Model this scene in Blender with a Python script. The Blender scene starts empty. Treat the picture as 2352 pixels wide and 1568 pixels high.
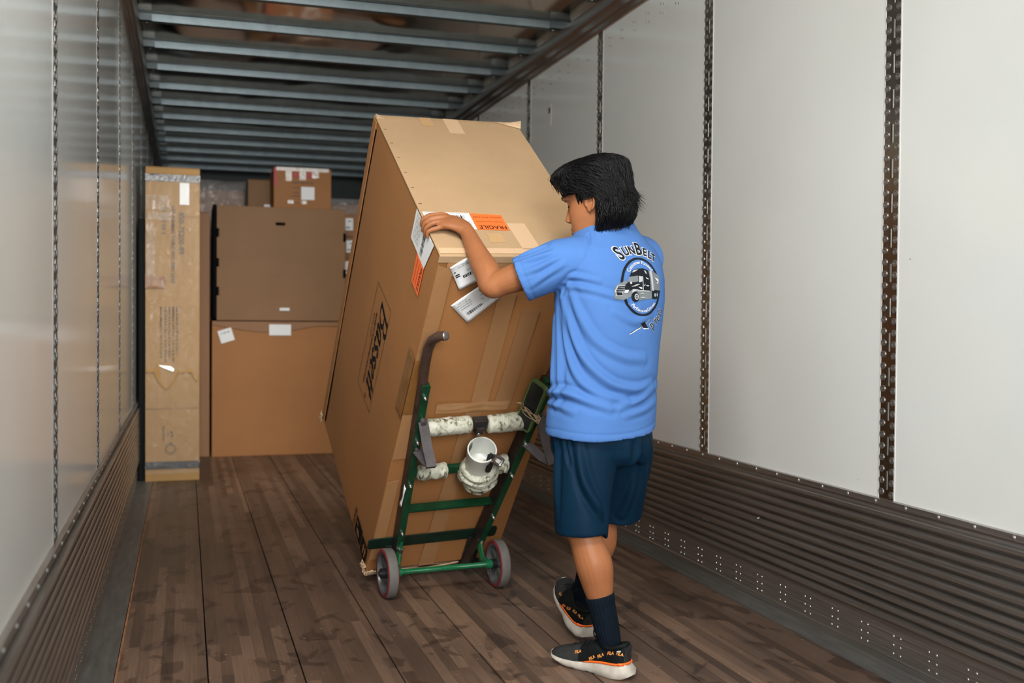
import bpy, bmesh, math, random
import numpy as np
from mathutils import Vector, Matrix, noise
from mathutils.bvhtree import BVHTree

SC = bpy.context.scene
COL = SC.collection
rnd = random.Random(7)

# ---------------------------------------------------------------- camera
CAM_H = 1.1346
YAW, PITCH, ROLL, FPX = 0.305505, -0.021575, 0.008427, 2378.04
_f = Vector((math.sin(YAW)*math.cos(PITCH), math.cos(YAW)*math.cos(PITCH), math.sin(PITCH)))
_r = Vector((math.cos(YAW), -math.sin(YAW), 0))
_u = _r.cross(_f)
_r2 = math.cos(ROLL)*_r + math.sin(ROLL)*_u
_u2 = -math.sin(ROLL)*_r + math.cos(ROLL)*_u
cd = bpy.data.cameras.new('camera')
cam = bpy.data.objects.new('camera', cd)
COL.objects.link(cam)
cam.matrix_world = Matrix(((_r2.x, _u2.x, -_f.x, 0), (_r2.y, _u2.y, -_f.y, 0), (_r2.z, _u2.z, -_f.z, CAM_H), (0, 0, 0, 1)))
cd.sensor_width = 36.0
cd.lens = FPX*36.0/2352.0
cd.clip_start = 0.05
cd.dof.use_dof = True
cd.dof.focus_distance = 3.55
cd.dof.aperture_fstop = 2.6
SC.camera = cam

# ---------------------------------------------------------------- light and exposure
SC.view_settings.view_transform = 'Standard'
SC.view_settings.look = 'None'
SC.view_settings.gamma = 1.0
SC.view_settings.use_curve_mapping = False
SC.view_settings.exposure = 0.5
SC.cycles.use_denoising = True
SC.cycles.max_bounces = 10
SC.cycles.sample_clamp_indirect = 6.0
w = bpy.data.worlds.new('dock_daylight'); SC.world = w; w.use_nodes = True
w.node_tree.nodes['Background'].inputs['Color'].default_value = (0.93, 0.97, 1.0, 1)
w.node_tree.nodes['Background'].inputs['Strength'].default_value = 1.5


def area_light(name, loc, target, sx, sy, power, col, spread=180):
    l = bpy.data.lights.new(name, 'AREA'); l.shape = 'RECTANGLE'; l.size = sx; l.size_y = sy
    l.energy = power; l.color = col; l.spread = math.radians(spread)
    o = bpy.data.objects.new(name, l); COL.objects.link(o); o.location = loc
    o.rotation_euler = (Vector(target)-Vector(loc)).to_track_quat('-Z', 'Y').to_euler()
    return o


area_light('bounced_flash_light', (0.15, 1.5, 2.80), (1.0, 4.2, 1.0), 0.9, 1.0, 32, (1.0, 0.985, 0.96), 125)  # unseen stand-in for camera flash bounced off the ceiling
area_light('added_deep_fill', (0.65, 5.04, 2.935), (0.45, 8.3, 0.6), 1.2, 0.3, 14, (1.0, 0.96, 0.90), 75)  # added fill without a fixture, brightens the cartons at the back
area_light('door_daylight', (0.32, -2.4, 2.05), (0.75, 4.0, 1.1), 1.2, 1.6, 140, (0.97, 0.985, 1.0))

# ---------------------------------------------------------------- helpers


def tag(o, label=None, cat=None, group=None, kind=None):
    if label: o['label'] = label
    if cat: o['category'] = cat
    if group: o['group'] = group
    if kind: o['kind'] = kind
    return o


def thing(name, label, cat, M=None, group=None):
    o = bpy.data.objects.new(name, None); COL.objects.link(o)
    o.empty_display_size = 0.1
    if M is not None: o.matrix_world = M
    return tag(o, label, cat, group)


def link_mesh(name, me, parent=None, label=None):
    o = bpy.data.objects.new(name, me); COL.objects.link(o)
    if parent is not None: o.parent = parent
    if label: o['label'] = label
    return o


class MB:
    """collects shapes, then links them as one mesh object"""

    def __init__(s): s.v = []; s.f = []; s.m = []; s.c = []

    def add(s, vs, fs, mi=0):
        n = len(s.v); s.c.append((n, len(s.f))); s.v += [tuple(v) for v in vs]; s.f += [tuple(i+n for i in f) for f in fs]; s.m += [mi]*len(fs)
        return s

    def box(s, lo, hi, mi=0, M=None):
        x0, y0, z0 = lo; x1, y1, z1 = hi
        vs = [Vector(p) for p in ((x0, y0, z0), (x1, y0, z0), (x1, y1, z0), (x0, y1, z0), (x0, y0, z1), (x1, y0, z1), (x1, y1, z1), (x0, y1, z1))]
        if M: vs = [M @ v for v in vs]
        return s.add(vs, [(0, 3, 2, 1), (4, 5, 6, 7), (0, 1, 5, 4), (1, 2, 6, 5), (2, 3, 7, 6), (3, 0, 4, 7)], mi)

    def loft(s, rings, mi=0, cap=True, closed=True):
        n = len(rings[0]); base = len(s.v); s.c.append((base, len(s.f)))
        for r in rings: s.v += [tuple(p) for p in r]
        fs = []
        for i in range(len(rings)-1):
            for j in range(n if closed else n-1):
                k = (j+1) % n
                fs.append((base+i*n+j, base+i*n+k, base+(i+1)*n+k, base+(i+1)*n+j))
        if cap:
            fs.append(tuple(base+j for j in reversed(range(n))))
            fs.append(tuple(base+(len(rings)-1)*n+j for j in range(n)))
        s.f += fs; s.m += [mi]*len(fs)
        return s

    def tube(s, path, rad, n=12, mi=0, flat=1.0, up=None, cap=True):
        """round (or flattened) tube along a path; rad: number or list, flat: second radius factor"""
        P = [Vector(p) for p in path]; k = len(P)
        R = rad if isinstance(rad, (list, tuple)) else [rad]*k
        F = flat if isinstance(flat, (list, tuple)) else [flat]*k
        rings = []; prev = None
        for i in range(k):
            t = (P[min(i+1, k-1)]-P[max(i-1, 0)]).normalized()
            if prev is None:
                a = Vector(up) if up is not None else (Vector((0, 0, 1)) if abs(t.z) < 0.9 else Vector((1, 0, 0)))
            else: a = prev
            a = (a - t*a.dot(t)).normalized(); prev = a
            b = t.cross(a)
            rings.append([P[i]+a*(R[i]*F[i]*math.cos(2*math.pi*j/n))+b*(R[i]*math.sin(2*math.pi*j/n)) for j in range(n)])
        return s.loft(rings, mi, cap)

    def cyl(s, a, b, r, n=16, mi=0, r2=None):
        return s.tube([a, b], [r, r if r2 is None else r2], n, mi)

    def prism(s, pts, ext, mi=0):
        """polygon (3-D points) extruded by vector ext"""
        n = len(pts); e = Vector(ext)
        vs = [Vector(p) for p in pts]+[Vector(p)+e for p in pts]
        fs = [tuple(range(n)), tuple(reversed(range(n, 2*n)))]+[(i, i+n, (i+1) % n+n, (i+1) % n) for i in range(n)]
        return s.add(vs, fs, mi)

    def dome(s, c, nrm, r, h, mi=0, n=8):
        N = Vector(nrm).normalized(); a = N.orthogonal().normalized(); b = N.cross(a); c = Vector(c)
        rings = [[c+(a*math.cos(2*math.pi*j/n)+b*math.sin(2*math.pi*j/n))*r*q+N*h*k for j in range(n)] for q, k in ((1, 0), (0.86, 0.55), (0.45, 0.92))]
        return s.loft(rings, mi)

    def ring(s, c, nrm, r1, r0, h, mi=0, n=12):
        N = Vector(nrm).normalized(); a = N.orthogonal().normalized(); b = N.cross(a); c = Vector(c)
        rr = [[c+(a*math.cos(2*math.pi*j/n)+b*math.sin(2*math.pi*j/n))*q+N*k for j in range(n)] for q, k in ((r1, 0), (r1, h), (r0, h), (r0, 0), (r1, 0))]
        return s.loft(rr, mi, cap=False)

    def mesh(s, name, mats, smooth=False):
        me = bpy.data.meshes.new(name); me.from_pydata(s.v, [], s.f); me.update()
        for m in (mats if isinstance(mats, (list, tuple)) else [mats]): me.materials.append(m)
        me.polygons.foreach_set('material_index', s.m)
        bm = bmesh.new(); bm.from_mesh(me); bmesh.ops.recalc_face_normals(bm, faces=bm.faces); bm.to_mesh(me); bm.free()
        if smooth: me.polygons.foreach_set('use_smooth', [True]*len(me.polygons))
        return me

    def build_each(s, name, mats, parent=None, **kw):
        """every added shape as an object of its own"""
        out = []; ends = s.c[1:]+[(len(s.v), len(s.f))]
        for (v0, f0), (v1, f1) in zip(s.c, ends):
            q = MB(); q.v = s.v[v0:v1]; q.f = [tuple(i-v0 for i in f) for f in s.f[f0:f1]]; q.m = s.m[f0:f1]
            out.append(q.build(name, mats, parent, **kw))
        return out

    def build(s, name, mats, parent=None, smooth=False, bevel=0, label=None, seg=2, angle=None):
        me = s.mesh(name, mats, smooth or bool(bevel))
        o = link_mesh(name, me, parent, label)
        if bevel:
            b = o.modifiers.new('bevel', 'BEVEL'); b.width = bevel; b.segments = seg; b.limit_method = 'ANGLE'; b.angle_limit = math.radians(40)
            b.harden_normals = True
        elif smooth and angle:
            me.set_sharp_from_angle(angle=math.radians(angle))
        return o


def structure(o): o['kind'] = 'structure'; return o


# ---------------------------------------------------------------- materials
MATS = {}


def nodes(name):
    m = bpy.data.materials.new(name); m.use_nodes = True
    nt = m.node_tree; b = nt.nodes['Principled BSDF']
    MATS[name] = m
    return m, nt, b


def N(nt, t, **kw):
    n = nt.nodes.new(t)
    for k, v in kw.items():
        if k in n.inputs: n.inputs[k].default_value = v
        else: setattr(n, k, v)
    return n


def ramp(nt, stops, interp='LINEAR'):
    r = nt.nodes.new('ShaderNodeValToRGB'); r.color_ramp.interpolation = interp
    e = r.color_ramp.elements
    while len(e) > 1: e.remove(e[0])
    e[0].position = stops[0][0]; e[0].color = tuple(stops[0][1])+(1,)
    for p, c in stops[1:]:
        x = e.new(p); x.color = tuple(c)+(1,)
    return r


def mat(name, col, rough=0.5, metal=0.0, var=0.0, scale=20.0, bump=0.0, bscale=60.0, spec=0.5, stretch=(1, 1, 1), coat=0.0):
    """plain surface with optional noise mottling (var) and fine bump"""
    if name in MATS: return MATS[name]
    m, nt, b = nodes(name)
    b.inputs['Base Color'].default_value = (*col, 1); b.inputs['Roughness'].default_value = rough
    b.inputs['Metallic'].default_value = metal; b.inputs['Specular IOR Level'].default_value = spec
    b.inputs['Coat Weight'].default_value = coat; b.inputs['Coat Roughness'].default_value = 0.08
    if var or bump:
        tc = N(nt, 'ShaderNodeTexCoord'); mp = N(nt, 'ShaderNodeMapping'); mp.inputs['Scale'].default_value = stretch
        nt.links.new(tc.outputs['Object'], mp.inputs['Vector'])
    if var:
        nz = N(nt, 'ShaderNodeTexNoise', Scale=scale, Detail=5.0, Roughness=0.6)
        nt.links.new(mp.outputs['Vector'], nz.inputs['Vector'])
        r = ramp(nt, [(0.3, [c*(1-var) for c in col]), (0.7, [min(1, c*(1+var)) for c in col])])
        nt.links.new(nz.outputs['Fac'], r.inputs['Fac']); nt.links.new(r.outputs['Color'], b.inputs['Base Color'])
    if bump:
        nb = N(nt, 'ShaderNodeTexNoise', Scale=bscale, Detail=4.0)
        nt.links.new(mp.outputs['Vector'], nb.inputs['Vector'])
        bp = N(nt, 'ShaderNodeBump', Strength=bump, Distance=0.01)
        nt.links.new(nb.outputs['Fac'], bp.inputs['Height']); nt.links.new(bp.outputs['Normal'], b.inputs['Normal'])
    return m


def cardboard(name, col, var=0.07):
    """kraft board: fibre speckle, faint flute lines, soft large blotches"""
    m, nt, b = nodes(name)
    b.inputs['Roughness'].default_value = 0.62; b.inputs['Specular IOR Level'].default_value = 0.3
    tc = N(nt, 'ShaderNodeTexCoord')
    n1 = N(nt, 'ShaderNodeTexNoise', Scale=3.0, Detail=4.0); n2 = N(nt, 'ShaderNodeTexNoise', Scale=260.0, Detail=2.0)
    mp = N(nt, 'ShaderNodeMapping'); mp.inputs['Scale'].default_value = (4, 4, 60)
    n3 = N(nt, 'ShaderNodeTexNoise', Scale=3.0, Detail=2.0)
    nt.links.new(tc.outputs['Object'], n1.inputs['Vector']); nt.links.new(tc.outputs['Object'], n2.inputs['Vector'])
    nt.links.new(tc.outputs['Object'], mp.inputs['Vector']); nt.links.new(mp.outputs['Vector'], n3.inputs['Vector'])
    a1 = N(nt, 'ShaderNodeMath', operation='MULTIPLY_ADD'); a1.inputs[1].default_value = 0.35
    a2 = N(nt, 'ShaderNodeMath', operation='MULTIPLY_ADD'); a2.inputs[1].default_value = 0.3
    nt.links.new(n2.outputs['Fac'], a1.inputs[0]); nt.links.new(n1.outputs['Fac'], a1.inputs[2])
    nt.links.new(n3.outputs['Fac'], a2.inputs[0]); nt.links.new(a1.outputs[0], a2.inputs[2])
    r = ramp(nt, [(0.5, [c*(1-var) for c in col]), (1.1, [c*(1+var) for c in col])])
    nt.links.new(a2.outputs[0], r.inputs['Fac']); nt.links.new(r.outputs['Color'], b.inputs['Base Color'])
    bp = N(nt, 'ShaderNodeBump', Strength=0.12, Distance=0.01)
    nt.links.new(a2.outputs[0], bp.inputs['Height']); nt.links.new(bp.outputs['Normal'], b.inputs['Normal'])
    return m


# ---------------------------------------------------------------- lettering (flat meshes from the built-in font)
def text_geo(body, size, shear=0.0, bold=0.0, align='CENTER', space=1.0):
    c = bpy.data.curves.new('lettering', 'FONT'); c.body = body; c.size = size; c.shear = shear; c.offset = bold
    c.align_x = align; c.align_y = 'CENTER'; c.space_character = space; c.resolution_u = 3
    o = bpy.data.objects.new('lettering', c); COL.objects.link(o)
    dg = bpy.context.evaluated_depsgraph_get()
    me = o.evaluated_get(dg).to_mesh()
    v = [tuple(x.co[:2]) for x in me.vertices]; f = [tuple(p.vertices) for p in me.polygons]
    o.evaluated_get(dg).to_mesh_clear()
    bpy.data.objects.remove(o); bpy.data.curves.remove(c)
    return v, f


def put2d(mb, geo, O, ex, ey, mi=0, off=0.0):
    """flat geometry onto the plane O + x*ex + y*ey (lifted by off along the normal)"""
    O = Vector(O); ex = Vector(ex); ey = Vector(ey); nn = ex.cross(ey).normalized()*off
    mb.add([O+ex*x+ey*y+nn for x, y in geo[0]], geo[1], mi)


def rect2d(x0, y0, x1, y1): return [(x0, y0), (x1, y0), (x1, y1), (x0, y1)], [(0, 1, 2, 3)]


def merge2d(gs):
    v = []; f = []
    for g in gs:
        n = len(v); v += g[0]; f += [tuple(i+n for i in q) for q in g[1]]
    return v, f


def barcode(x0, y0, x1, y1, seed=1):
    r = random.Random(seed); x = x0; gs = []
    u = (x1-x0)/70.0
    while x < x1-u*3:
        wd = u*r.choice((1, 1, 2, 3)); gs.append(rect2d(x, y0, x+wd, y1)); x += wd+u*r.choice((1, 1, 2))
    return merge2d(gs)


def smallprint(x0, y, x1, h, seed=1):
    """a row of tiny dark ticks: print too small to read"""
    r = random.Random(seed); x = x0; gs = []
    while x < x1:
        wd = h*r.uniform(0.4, 0.8)
        gs.append(rect2d(x, y, min(x1, x+wd), y+h*r.choice((0.75, 1.0)))); x += wd+h*r.choice((0.25, 0.25, 0.7))
    return merge2d(gs)
# ================================================================ the trailer
XR, XL = 2.239, -0.326
Y0, Y1 = -2.6, 13.6
ZC = 2.955


def floor_material():
    m, nt, b = nodes('worn_hardwood_planks')
    tc = N(nt, 'ShaderNodeTexCoord'); sep = N(nt, 'ShaderNodeSeparateXYZ')
    nt.links.new(tc.outputs['Object'], sep.inputs[0])

    def mth(op, a, bb=None):
        n = N(nt, 'ShaderNodeMath', operation=op)
        for i, q in enumerate((a, bb)):
            if q is None: continue
            if isinstance(q, (int, float)): n.inputs[i].default_value = q
            else: nt.links.new(q, n.inputs[i])
        return n.outputs[0]
    sx = mth('FLOOR', mth('MULTIPLY', sep.outputs['X'], 1/0.0369))
    wn0 = N(nt, 'ShaderNodeTexWhiteNoise', noise_dimensions='1D'); nt.links.new(sx, wn0.inputs['W'])
    sy = mth('FLOOR', mth('ADD', mth('MULTIPLY', sep.outputs['Y'], 0.55), mth('MULTIPLY', wn0.outputs['Value'], 9.0)))
    cb = N(nt, 'ShaderNodeCombineXYZ'); nt.links.new(sx, cb.inputs[0]); nt.links.new(sy, cb.inputs[1])
    wn = N(nt, 'ShaderNodeTexWhiteNoise', noise_dimensions='2D'); nt.links.new(cb.outputs[0], wn.inputs['Vector'])
    mp = N(nt, 'ShaderNodeMapping'); mp.inputs['Scale'].default_value = (60, 2.2, 1)
    nt.links.new(tc.outputs['Object'], mp.inputs['Vector'])
    g = N(nt, 'ShaderNodeTexNoise', Scale=2.0, Detail=6.0, Roughness=0.65); nt.links.new(mp.outputs['Vector'], g.inputs['Vector'])
    mix = mth('ADD', mth('MULTIPLY', wn.outputs['Value'], 0.55), mth('MULTIPLY', g.outputs['Fac'], 0.6))
    cr = ramp(nt, [(0.2, (0.062, 0.040, 0.029)), (0.55, (0.125, 0.080, 0.056)), (0.78, (0.19, 0.122, 0.083)), (0.95, (0.27, 0.172, 0.112))])
    nt.links.new(mix, cr.inputs['Fac'])
    # dark spills and scuffs
    mp2 = N(nt, 'ShaderNodeMapping'); mp2.inputs['Scale'].default_value = (9.0, 6.0, 1)
    nt.links.new(tc.outputs['Object'], mp2.inputs['Vector'])
    st = N(nt, 'ShaderNodeTexNoise', Scale=1.0, Detail=3.0, Roughness=0.5, Distortion=0.6); nt.links.new(mp2.outputs['Vector'], st.inputs['Vector'])
    sr = ramp(nt, [(0.57, (1, 1, 1)), (0.62, (0.55, 0.55, 0.57))]); nt.links.new(st.outputs['Fac'], sr.inputs['Fac'])
    st2 = N(nt, 'ShaderNodeTexNoise', Scale=1.1, Detail=3.0); nt.links.new(tc.outputs['Object'], st2.inputs['Vector'])
    sr2 = ramp(nt, [(0.35, (0.72, 0.72, 0.75)), (0.65, (1.12, 1.08, 1.05))]); nt.links.new(st2.outputs['Fac'], sr2.inputs['Fac'])
    mx = N(nt, 'ShaderNodeMix', data_type='RGBA', blend_type='MULTIPLY'); mx.inputs[0].default_value = 1
    nt.links.new(cr.outputs['Color'], mx.inputs[6]); nt.links.new(sr.outputs['Color'], mx.inputs[7])
    mx2 = N(nt, 'ShaderNodeMix', data_type='RGBA', blend_type='MULTIPLY'); mx2.inputs[0].default_value = 1
    nt.links.new(mx.outputs[2], mx2.inputs[6]); nt.links.new(sr2.outputs['Color'], mx2.inputs[7])
    # pale chips and scratches
    vo = N(nt, 'ShaderNodeTexVoronoi', Scale=15.0); nt.links.new(tc.outputs['Object'], vo.inputs['Vector'])
    vr = ramp(nt, [(0.0, (1, 1, 1)), (0.05, (1, 1, 1)), (0.062, (0, 0, 0))]); nt.links.new(vo.outputs['Distance'], vr.inputs['Fac'])
    mx3 = N(nt, 'ShaderNodeMix', data_type='RGBA'); nt.links.new(vr.outputs['Color'], mx3.inputs[0])
    nt.links.new(mx2.outputs[2], mx3.inputs[6]); mx3.inputs[7].default_value = (0.36, 0.235, 0.15, 1)
    nt.links.new(mx3.outputs[2], b.inputs['Base Color'])
    b.inputs['Roughness'].default_value = 0.42; b.inputs['Specular IOR Level'].default_value = 0.5
    # fine seams between laminated strips
    fr = mth('ABSOLUTE', mth('SUBTRACT', mth('FRACT', mth('MULTIPLY', sep.outputs['X'], 1/0.0369)), 0.5))
    gap = mth('LESS_THAN', fr, 0.485)
    hh = mth('ADD', mth('MULTIPLY', gap, 0.3), g.outputs['Fac'])
    bp = N(nt, 'ShaderNodeBump', Strength=0.22, Distance=0.004); nt.links.new(hh, bp.inputs['Height'])
    nt.links.new(bp.outputs['Normal'], b.inputs['Normal'])
    return m


def white_panel():
    m, nt, b = nodes('glossy_white_panel')
    b.inputs['Roughness'].default_value = 0.13; b.inputs['Specular IOR Level'].default_value = 0.5
    tc = N(nt, 'ShaderNodeTexCoord')
    n1 = N(nt, 'ShaderNodeTexNoise', Scale=1.2, Detail=3.0); nt.links.new(tc.outputs['Object'], n1.inputs['Vector'])
    r = ramp(nt, [(0.3, (0.74, 0.765, 0.735)), (0.7, (0.795, 0.82, 0.795))]); nt.links.new(n1.outputs['Fac'], r.inputs['Fac'])
    # a few dark scuffs
    mp = N(nt, 'ShaderNodeMapping'); mp.inputs['Scale'].default_value = (1, 1.0, 2.5); nt.links.new(tc.outputs['Object'], mp.inputs['Vector'])
    vo = N(nt, 'ShaderNodeTexVoronoi', Scale=2.6); nt.links.new(mp.outputs['Vector'], vo.inputs['Vector'])
    vr = ramp(nt, [(0.0, (0.4, 0.4, 0.4)), (0.012, (0.4, 0.4, 0.4)), (0.02, (1, 1, 1))]); nt.links.new(vo.outputs['Distance'], vr.inputs['Fac'])
    mx = N(nt, 'ShaderNodeMix', data_type='RGBA', blend_type='MULTIPLY'); mx.inputs[0].default_value = 1
    nt.links.new(r.outputs['Color'], mx.inputs[6]); nt.links.new(vr.outputs['Color'], mx.inputs[7])
    nt.links.new(mx.outputs[2], b.inputs['Base Color'])
    bp = N(nt, 'ShaderNodeBump', Strength=0.06, Distance=0.02); nt.links.new(n1.outputs['Fac'], bp.inputs['Height'])
    nt.links.new(bp.outputs['Normal'], b.inputs['Normal'])
    return m


def roof_skin():
    m, nt, b = nodes('rippled_aluminium_roof')
    b.inputs['Base Color'].default_value = (0.66, 0.53, 0.41, 1); b.inputs['Metallic'].default_value = 1.0; b.inputs['Roughness'].default_value = 0.13
    tc = N(nt, 'ShaderNodeTexCoord'); mp = N(nt, 'ShaderNodeMapping'); mp.inputs['Scale'].default_value = (1.0, 0.75, 1)
    nt.links.new(tc.outputs['Object'], mp.inputs['Vector'])
    n1 = N(nt, 'ShaderNodeTexNoise', Scale=1.5, Detail=1.0, Distortion=0.8); nt.links.new(mp.outputs['Vector'], n1.inputs['Vector'])
    bp = N(nt, 'ShaderNodeBump', Strength=0.35, Distance=0.06); nt.links.new(n1.outputs['Fac'], bp.inputs['Height'])
    nt.links.new(bp.outputs['Normal'], b.inputs['Normal'])
    return m


M_FLOOR = floor_material(); M_PANEL = white_panel(); M_ROOF = roof_skin()
M_SCUFF = mat('scuffed_aluminium', (0.39, 0.365, 0.335), 0.33, 0.85, var=0.35, scale=9, stretch=(1, 0.25, 30), bump=0.05, bscale=40)
M_SILL = mat('grey_floor_sill', (0.2, 0.2, 0.19), 0.45, 0.6, var=0.25, scale=14, stretch=(3, 0.4, 3))
M_POST = mat('galvanised_post', (0.42, 0.39, 0.36), 0.25, 1.0, var=0.12, scale=30)
M_RIVET = mat('rivet_metal', (0.40, 0.39, 0.37), 0.38, 0.9)
M_RIVET_DARKENED = mat('darkened_left_rivet', (0.11, 0.108, 0.10), 0.55, 0.3)  # rivet metal darkened in colour for the left side, where light made it glare
M_SLOT = mat('slot_grey', (0.3, 0.3, 0.27), 0.5, 0.5)  # plain grey for the post slots
M_BOW = mat('galvanised_bow', (0.11, 0.135, 0.14), 0.42, 0.6, var=0.15, scale=12)
M_RAIL = mat('brown_grey_rail', (0.36, 0.32, 0.285), 0.3, 0.9, var=0.2, scale=6, stretch=(4, 0.3, 8))
M_DARKGAP = mat('seam_dark', (0.02, 0.018, 0.016), 0.8)
M_WOODEDGE = mat('splintered_edge_wood', (0.33, 0.15, 0.07), 0.7, var=0.5, scale=30, stretch=(3, 0.4, 1))
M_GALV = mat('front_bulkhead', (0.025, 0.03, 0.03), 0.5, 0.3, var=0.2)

# floor: planks running the length of the trailer
f = MB()
seams = [XL+0.114]+[-0.212+0.2955*i for i in range(1, 8)]+[XR-0.114]
seams = [XL+0.114, 0.069, 0.36, 0.656, 0.952, 1.248, 1.545, 1.84, XR-0.114]
for a_, b_ in zip(seams[:-1], seams[1:]):
    f.box((a_+0.0018, Y0, -0.035), (b_-0.0018, Y1, 0.0))
f.box((XL-0.05, Y0, -0.08), (XR+0.05, Y1, -0.036), 1)
f.box((XL+0.115, 0.0, 0.0), (XL+0.123, 7.3, 0.003), 2)
structure(f.build('floor', [M_FLOOR, M_DARKGAP, M_WOODEDGE], bevel=0.0015, seg=1))

for nm, x0, x1 in (('wall_left', XL-0.05, XL), ('wall_right', XR, XR+0.05)):
    wl = MB(); wl.box((x0, Y0, -0.08), (x1, Y1, ZC+0.05))
    s = 1 if nm == 'wall_left' else -1
    xin = XL if s > 0 else XR
    y = 0.92
    while y < 11:           # groups of four small rivets under the top rail
        for dy in (-0.016, 0.016):
            for dz in (-0.022, 0.022):
                wl.dome((xin, y+dy, 2.672+dz+dy*0.25), (s, 0, 0), 0.0058, 0.003, 1, n=6)
        y += 0.1635
    if nm == 'wall_right':  # small sticker and marks
        wl.box((XR-0.0012, 6.30, 2.38), (XR+0.001, 6.38, 2.52), 2)
        wl.box((XR-0.0018, 6.318, 2.465), (XR+0.001, 6.352, 2.50), 3)
    structure(wl.build(nm, [M_PANEL, mat('grey_rivet', (0.22, 0.22, 0.21), 0.4, 0.6), mat('sticker_paper', (0.7, 0.7, 0.68), 0.5), mat('sticker_ink', (0.08, 0.08, 0.08), 0.6)]))
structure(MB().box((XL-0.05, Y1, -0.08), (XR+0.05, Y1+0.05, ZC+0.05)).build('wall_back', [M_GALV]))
c = MB()
ny = 60
rings = []
for j in range(ny+1):
    y = Y0+(Y1-Y0)*j/ny
    rings.append([(XL-0.05+(XR-XL+0.1)*i/20, y, ZC) for i in range(21)])
c.loft(rings, closed=False, cap=False)
c.box((XL-0.05, Y0, ZC+0.002), (XR+0.05, Y1, ZC+0.05))
structure(c.build('ceiling', [M_ROOF], smooth=True, angle=40))


def scuff_profile():
    """(distance from wall, height) of the corrugated liner, bottom to top"""
    p = [(0.012, 0.0), (0.012, 0.022), (0.0145, 0.026), (0.012, 0.03)]
    for z in (0.058, 0.086, 0.116):
        p += [(0.012, z-0.0015), (0.0135, z), (0.012, z+0.0015)]
    p += [(0.012, 0.142)]
    z = 0.148
    while z < 0.505:
        p += [(0.020, z+0.000), (0.028, z+0.0025), (0.0295, z+0.009), (0.0285, z+0.0155), (0.024, z+0.0185), (0.0245, z+0.0195), (0.012, z+0.0205), (0.003, z+0.0215), (0.003, z+0.0328)]
        z += 0.0338
    p += [(0.014, 0.522), (0.014, 0.541), (0.0, 0.543)]
    return p


for nm, xin, s in (('baseboard_left', XL, 1), ('baseboard_right', XR, -1)):
    bb = MB(); pr = scuff_profile()
    bb.loft([[(xin+s*d, y, z) for d, z in pr] for y in np.linspace(Y0, Y1, 25)], closed=False, cap=False)
    # floor sill with two grooves
    bb.box((min(xin, xin+s*0.113), Y0, -0.03), (max(xin, xin+s*0.113), Y1, 0.001), 1)
    for g in (0.03, 0.038, 0.075):
        bb.box((xin+s*g-0.0012, Y0, 0.0), (xin+s*g+0.0012, Y1, 0.0022), 1)
    y = 0.62
    while y < 9.5:
        for k, z in enumerate((0.101, 0.072, 0.044)):
            for dy in (-0.0175, 0.0175):
                bb.dome((xin+s*0.012, y+dy, z), (s, 0, 0), 0.0052, 0.0036, 2, n=8)
        y += 0.1705
    y = 0.5
    while y < 11:
        bb.dome((xin+s*0.014, y, 0.532), (s, 0, 0), 0.0072, 0.0055, 2, n=8)
        y += 0.1535
    for y, z in ((2.25, 0.245), (3.69, 0.335), (4.15, 0.25), (4.12, 0.25)):   # odd fasteners through the liner
        bb.dome((xin+s*0.018, y, z), (s, 0, 0), 0.008, 0.01, 2, n=8)
    structure(bb.build(nm, [M_SCUFF, M_SILL, M_RIVET if s < 0 else M_RIVET_DARKENED], smooth=True, angle=28))

# logistics posts: slotted strips riveted between the wall panels
k = 1


def post(name, xin, s, yc, wd=0.08):
    p = MB(); d = 0.0009
    x0, x1 = sorted((xin, xin+s*d))
    p.box((x0, yc-wd/2, 0.541), (x1, yc+wd/2, 2.76))
    for e in (-1, 1):       # thin white flange lines along both edges
        p.box((min(xin, xin+s*0.0016), yc+e*wd/2-0.0025, 0.541), (max(xin, xin+s*0.0016), yc+e*wd/2+0.0025, 2.76), 3 if s < 0 else 0)
    z = 0.56
    while z < 2.74:
        for e in (-1, 1):
            zz = z+(0.006 if e > 0 else 0)
            p.ring((xin+s*d, yc+e*0.0255, zz), (s, 0, 0), 0.0115, 0.0062, 0.0026, 1, n=10)
            p.dome((xin+s*d, yc+e*0.0255, zz), (s, 0, 0), 0.0055, 0.0024, 1, n=6)
        z += 0.0385
    z = 0.575
    while z < 2.7:
        xa, xb = sorted((xin+s*(d-0.0008), xin+s*(d+0.0006)))
        p.box((xa, yc-0.0065, z), (xb, yc-0.001, z+0.062), 2)
        p.box((xa, yc-0.001, z), (xb, yc+0.0065, z+0.062), 4)
        z += 0.1155
    edge = mat('panel_edge', (0.66, 0.66, 0.64), 0.3); lip = mat('slot_lip', (0.6, 0.6, 0.55), 0.35, 0.8)
    if s > 0: ms = [mat('darkened_left_post', (0.10, 0.095, 0.088), 0.45, 0.4), M_RIVET_DARKENED, lip, edge, M_DARKGAP]  # left post colour darkened to hold down the light it catches
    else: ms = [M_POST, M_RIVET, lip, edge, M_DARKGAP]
    return structure(p.build(name, ms))


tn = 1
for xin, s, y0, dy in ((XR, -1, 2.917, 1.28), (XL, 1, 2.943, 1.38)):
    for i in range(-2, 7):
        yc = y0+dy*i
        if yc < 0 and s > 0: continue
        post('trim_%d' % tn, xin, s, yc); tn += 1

# top rails
for xin, s in ((XL, 1), (XR, -1)):
    pr = [(0.0, 2.758), (0.012, 2.758), (0.02, 2.765), (0.02, 2.79), (0.034, 2.80), (0.034, 2.83), (0.05, 2.842), (0.062, 2.875), (0.062, 2.90), (0.0, 2.90)]
    tr_ = MB(); tr_.loft([[(xin+s*d, y, z) for d, z in pr] for y in np.linspace(Y0, Y1, 13)])
    structure(tr_.build('trim_%d' % tn, [M_RAIL], smooth=True, angle=25)); tn += 1
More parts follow.
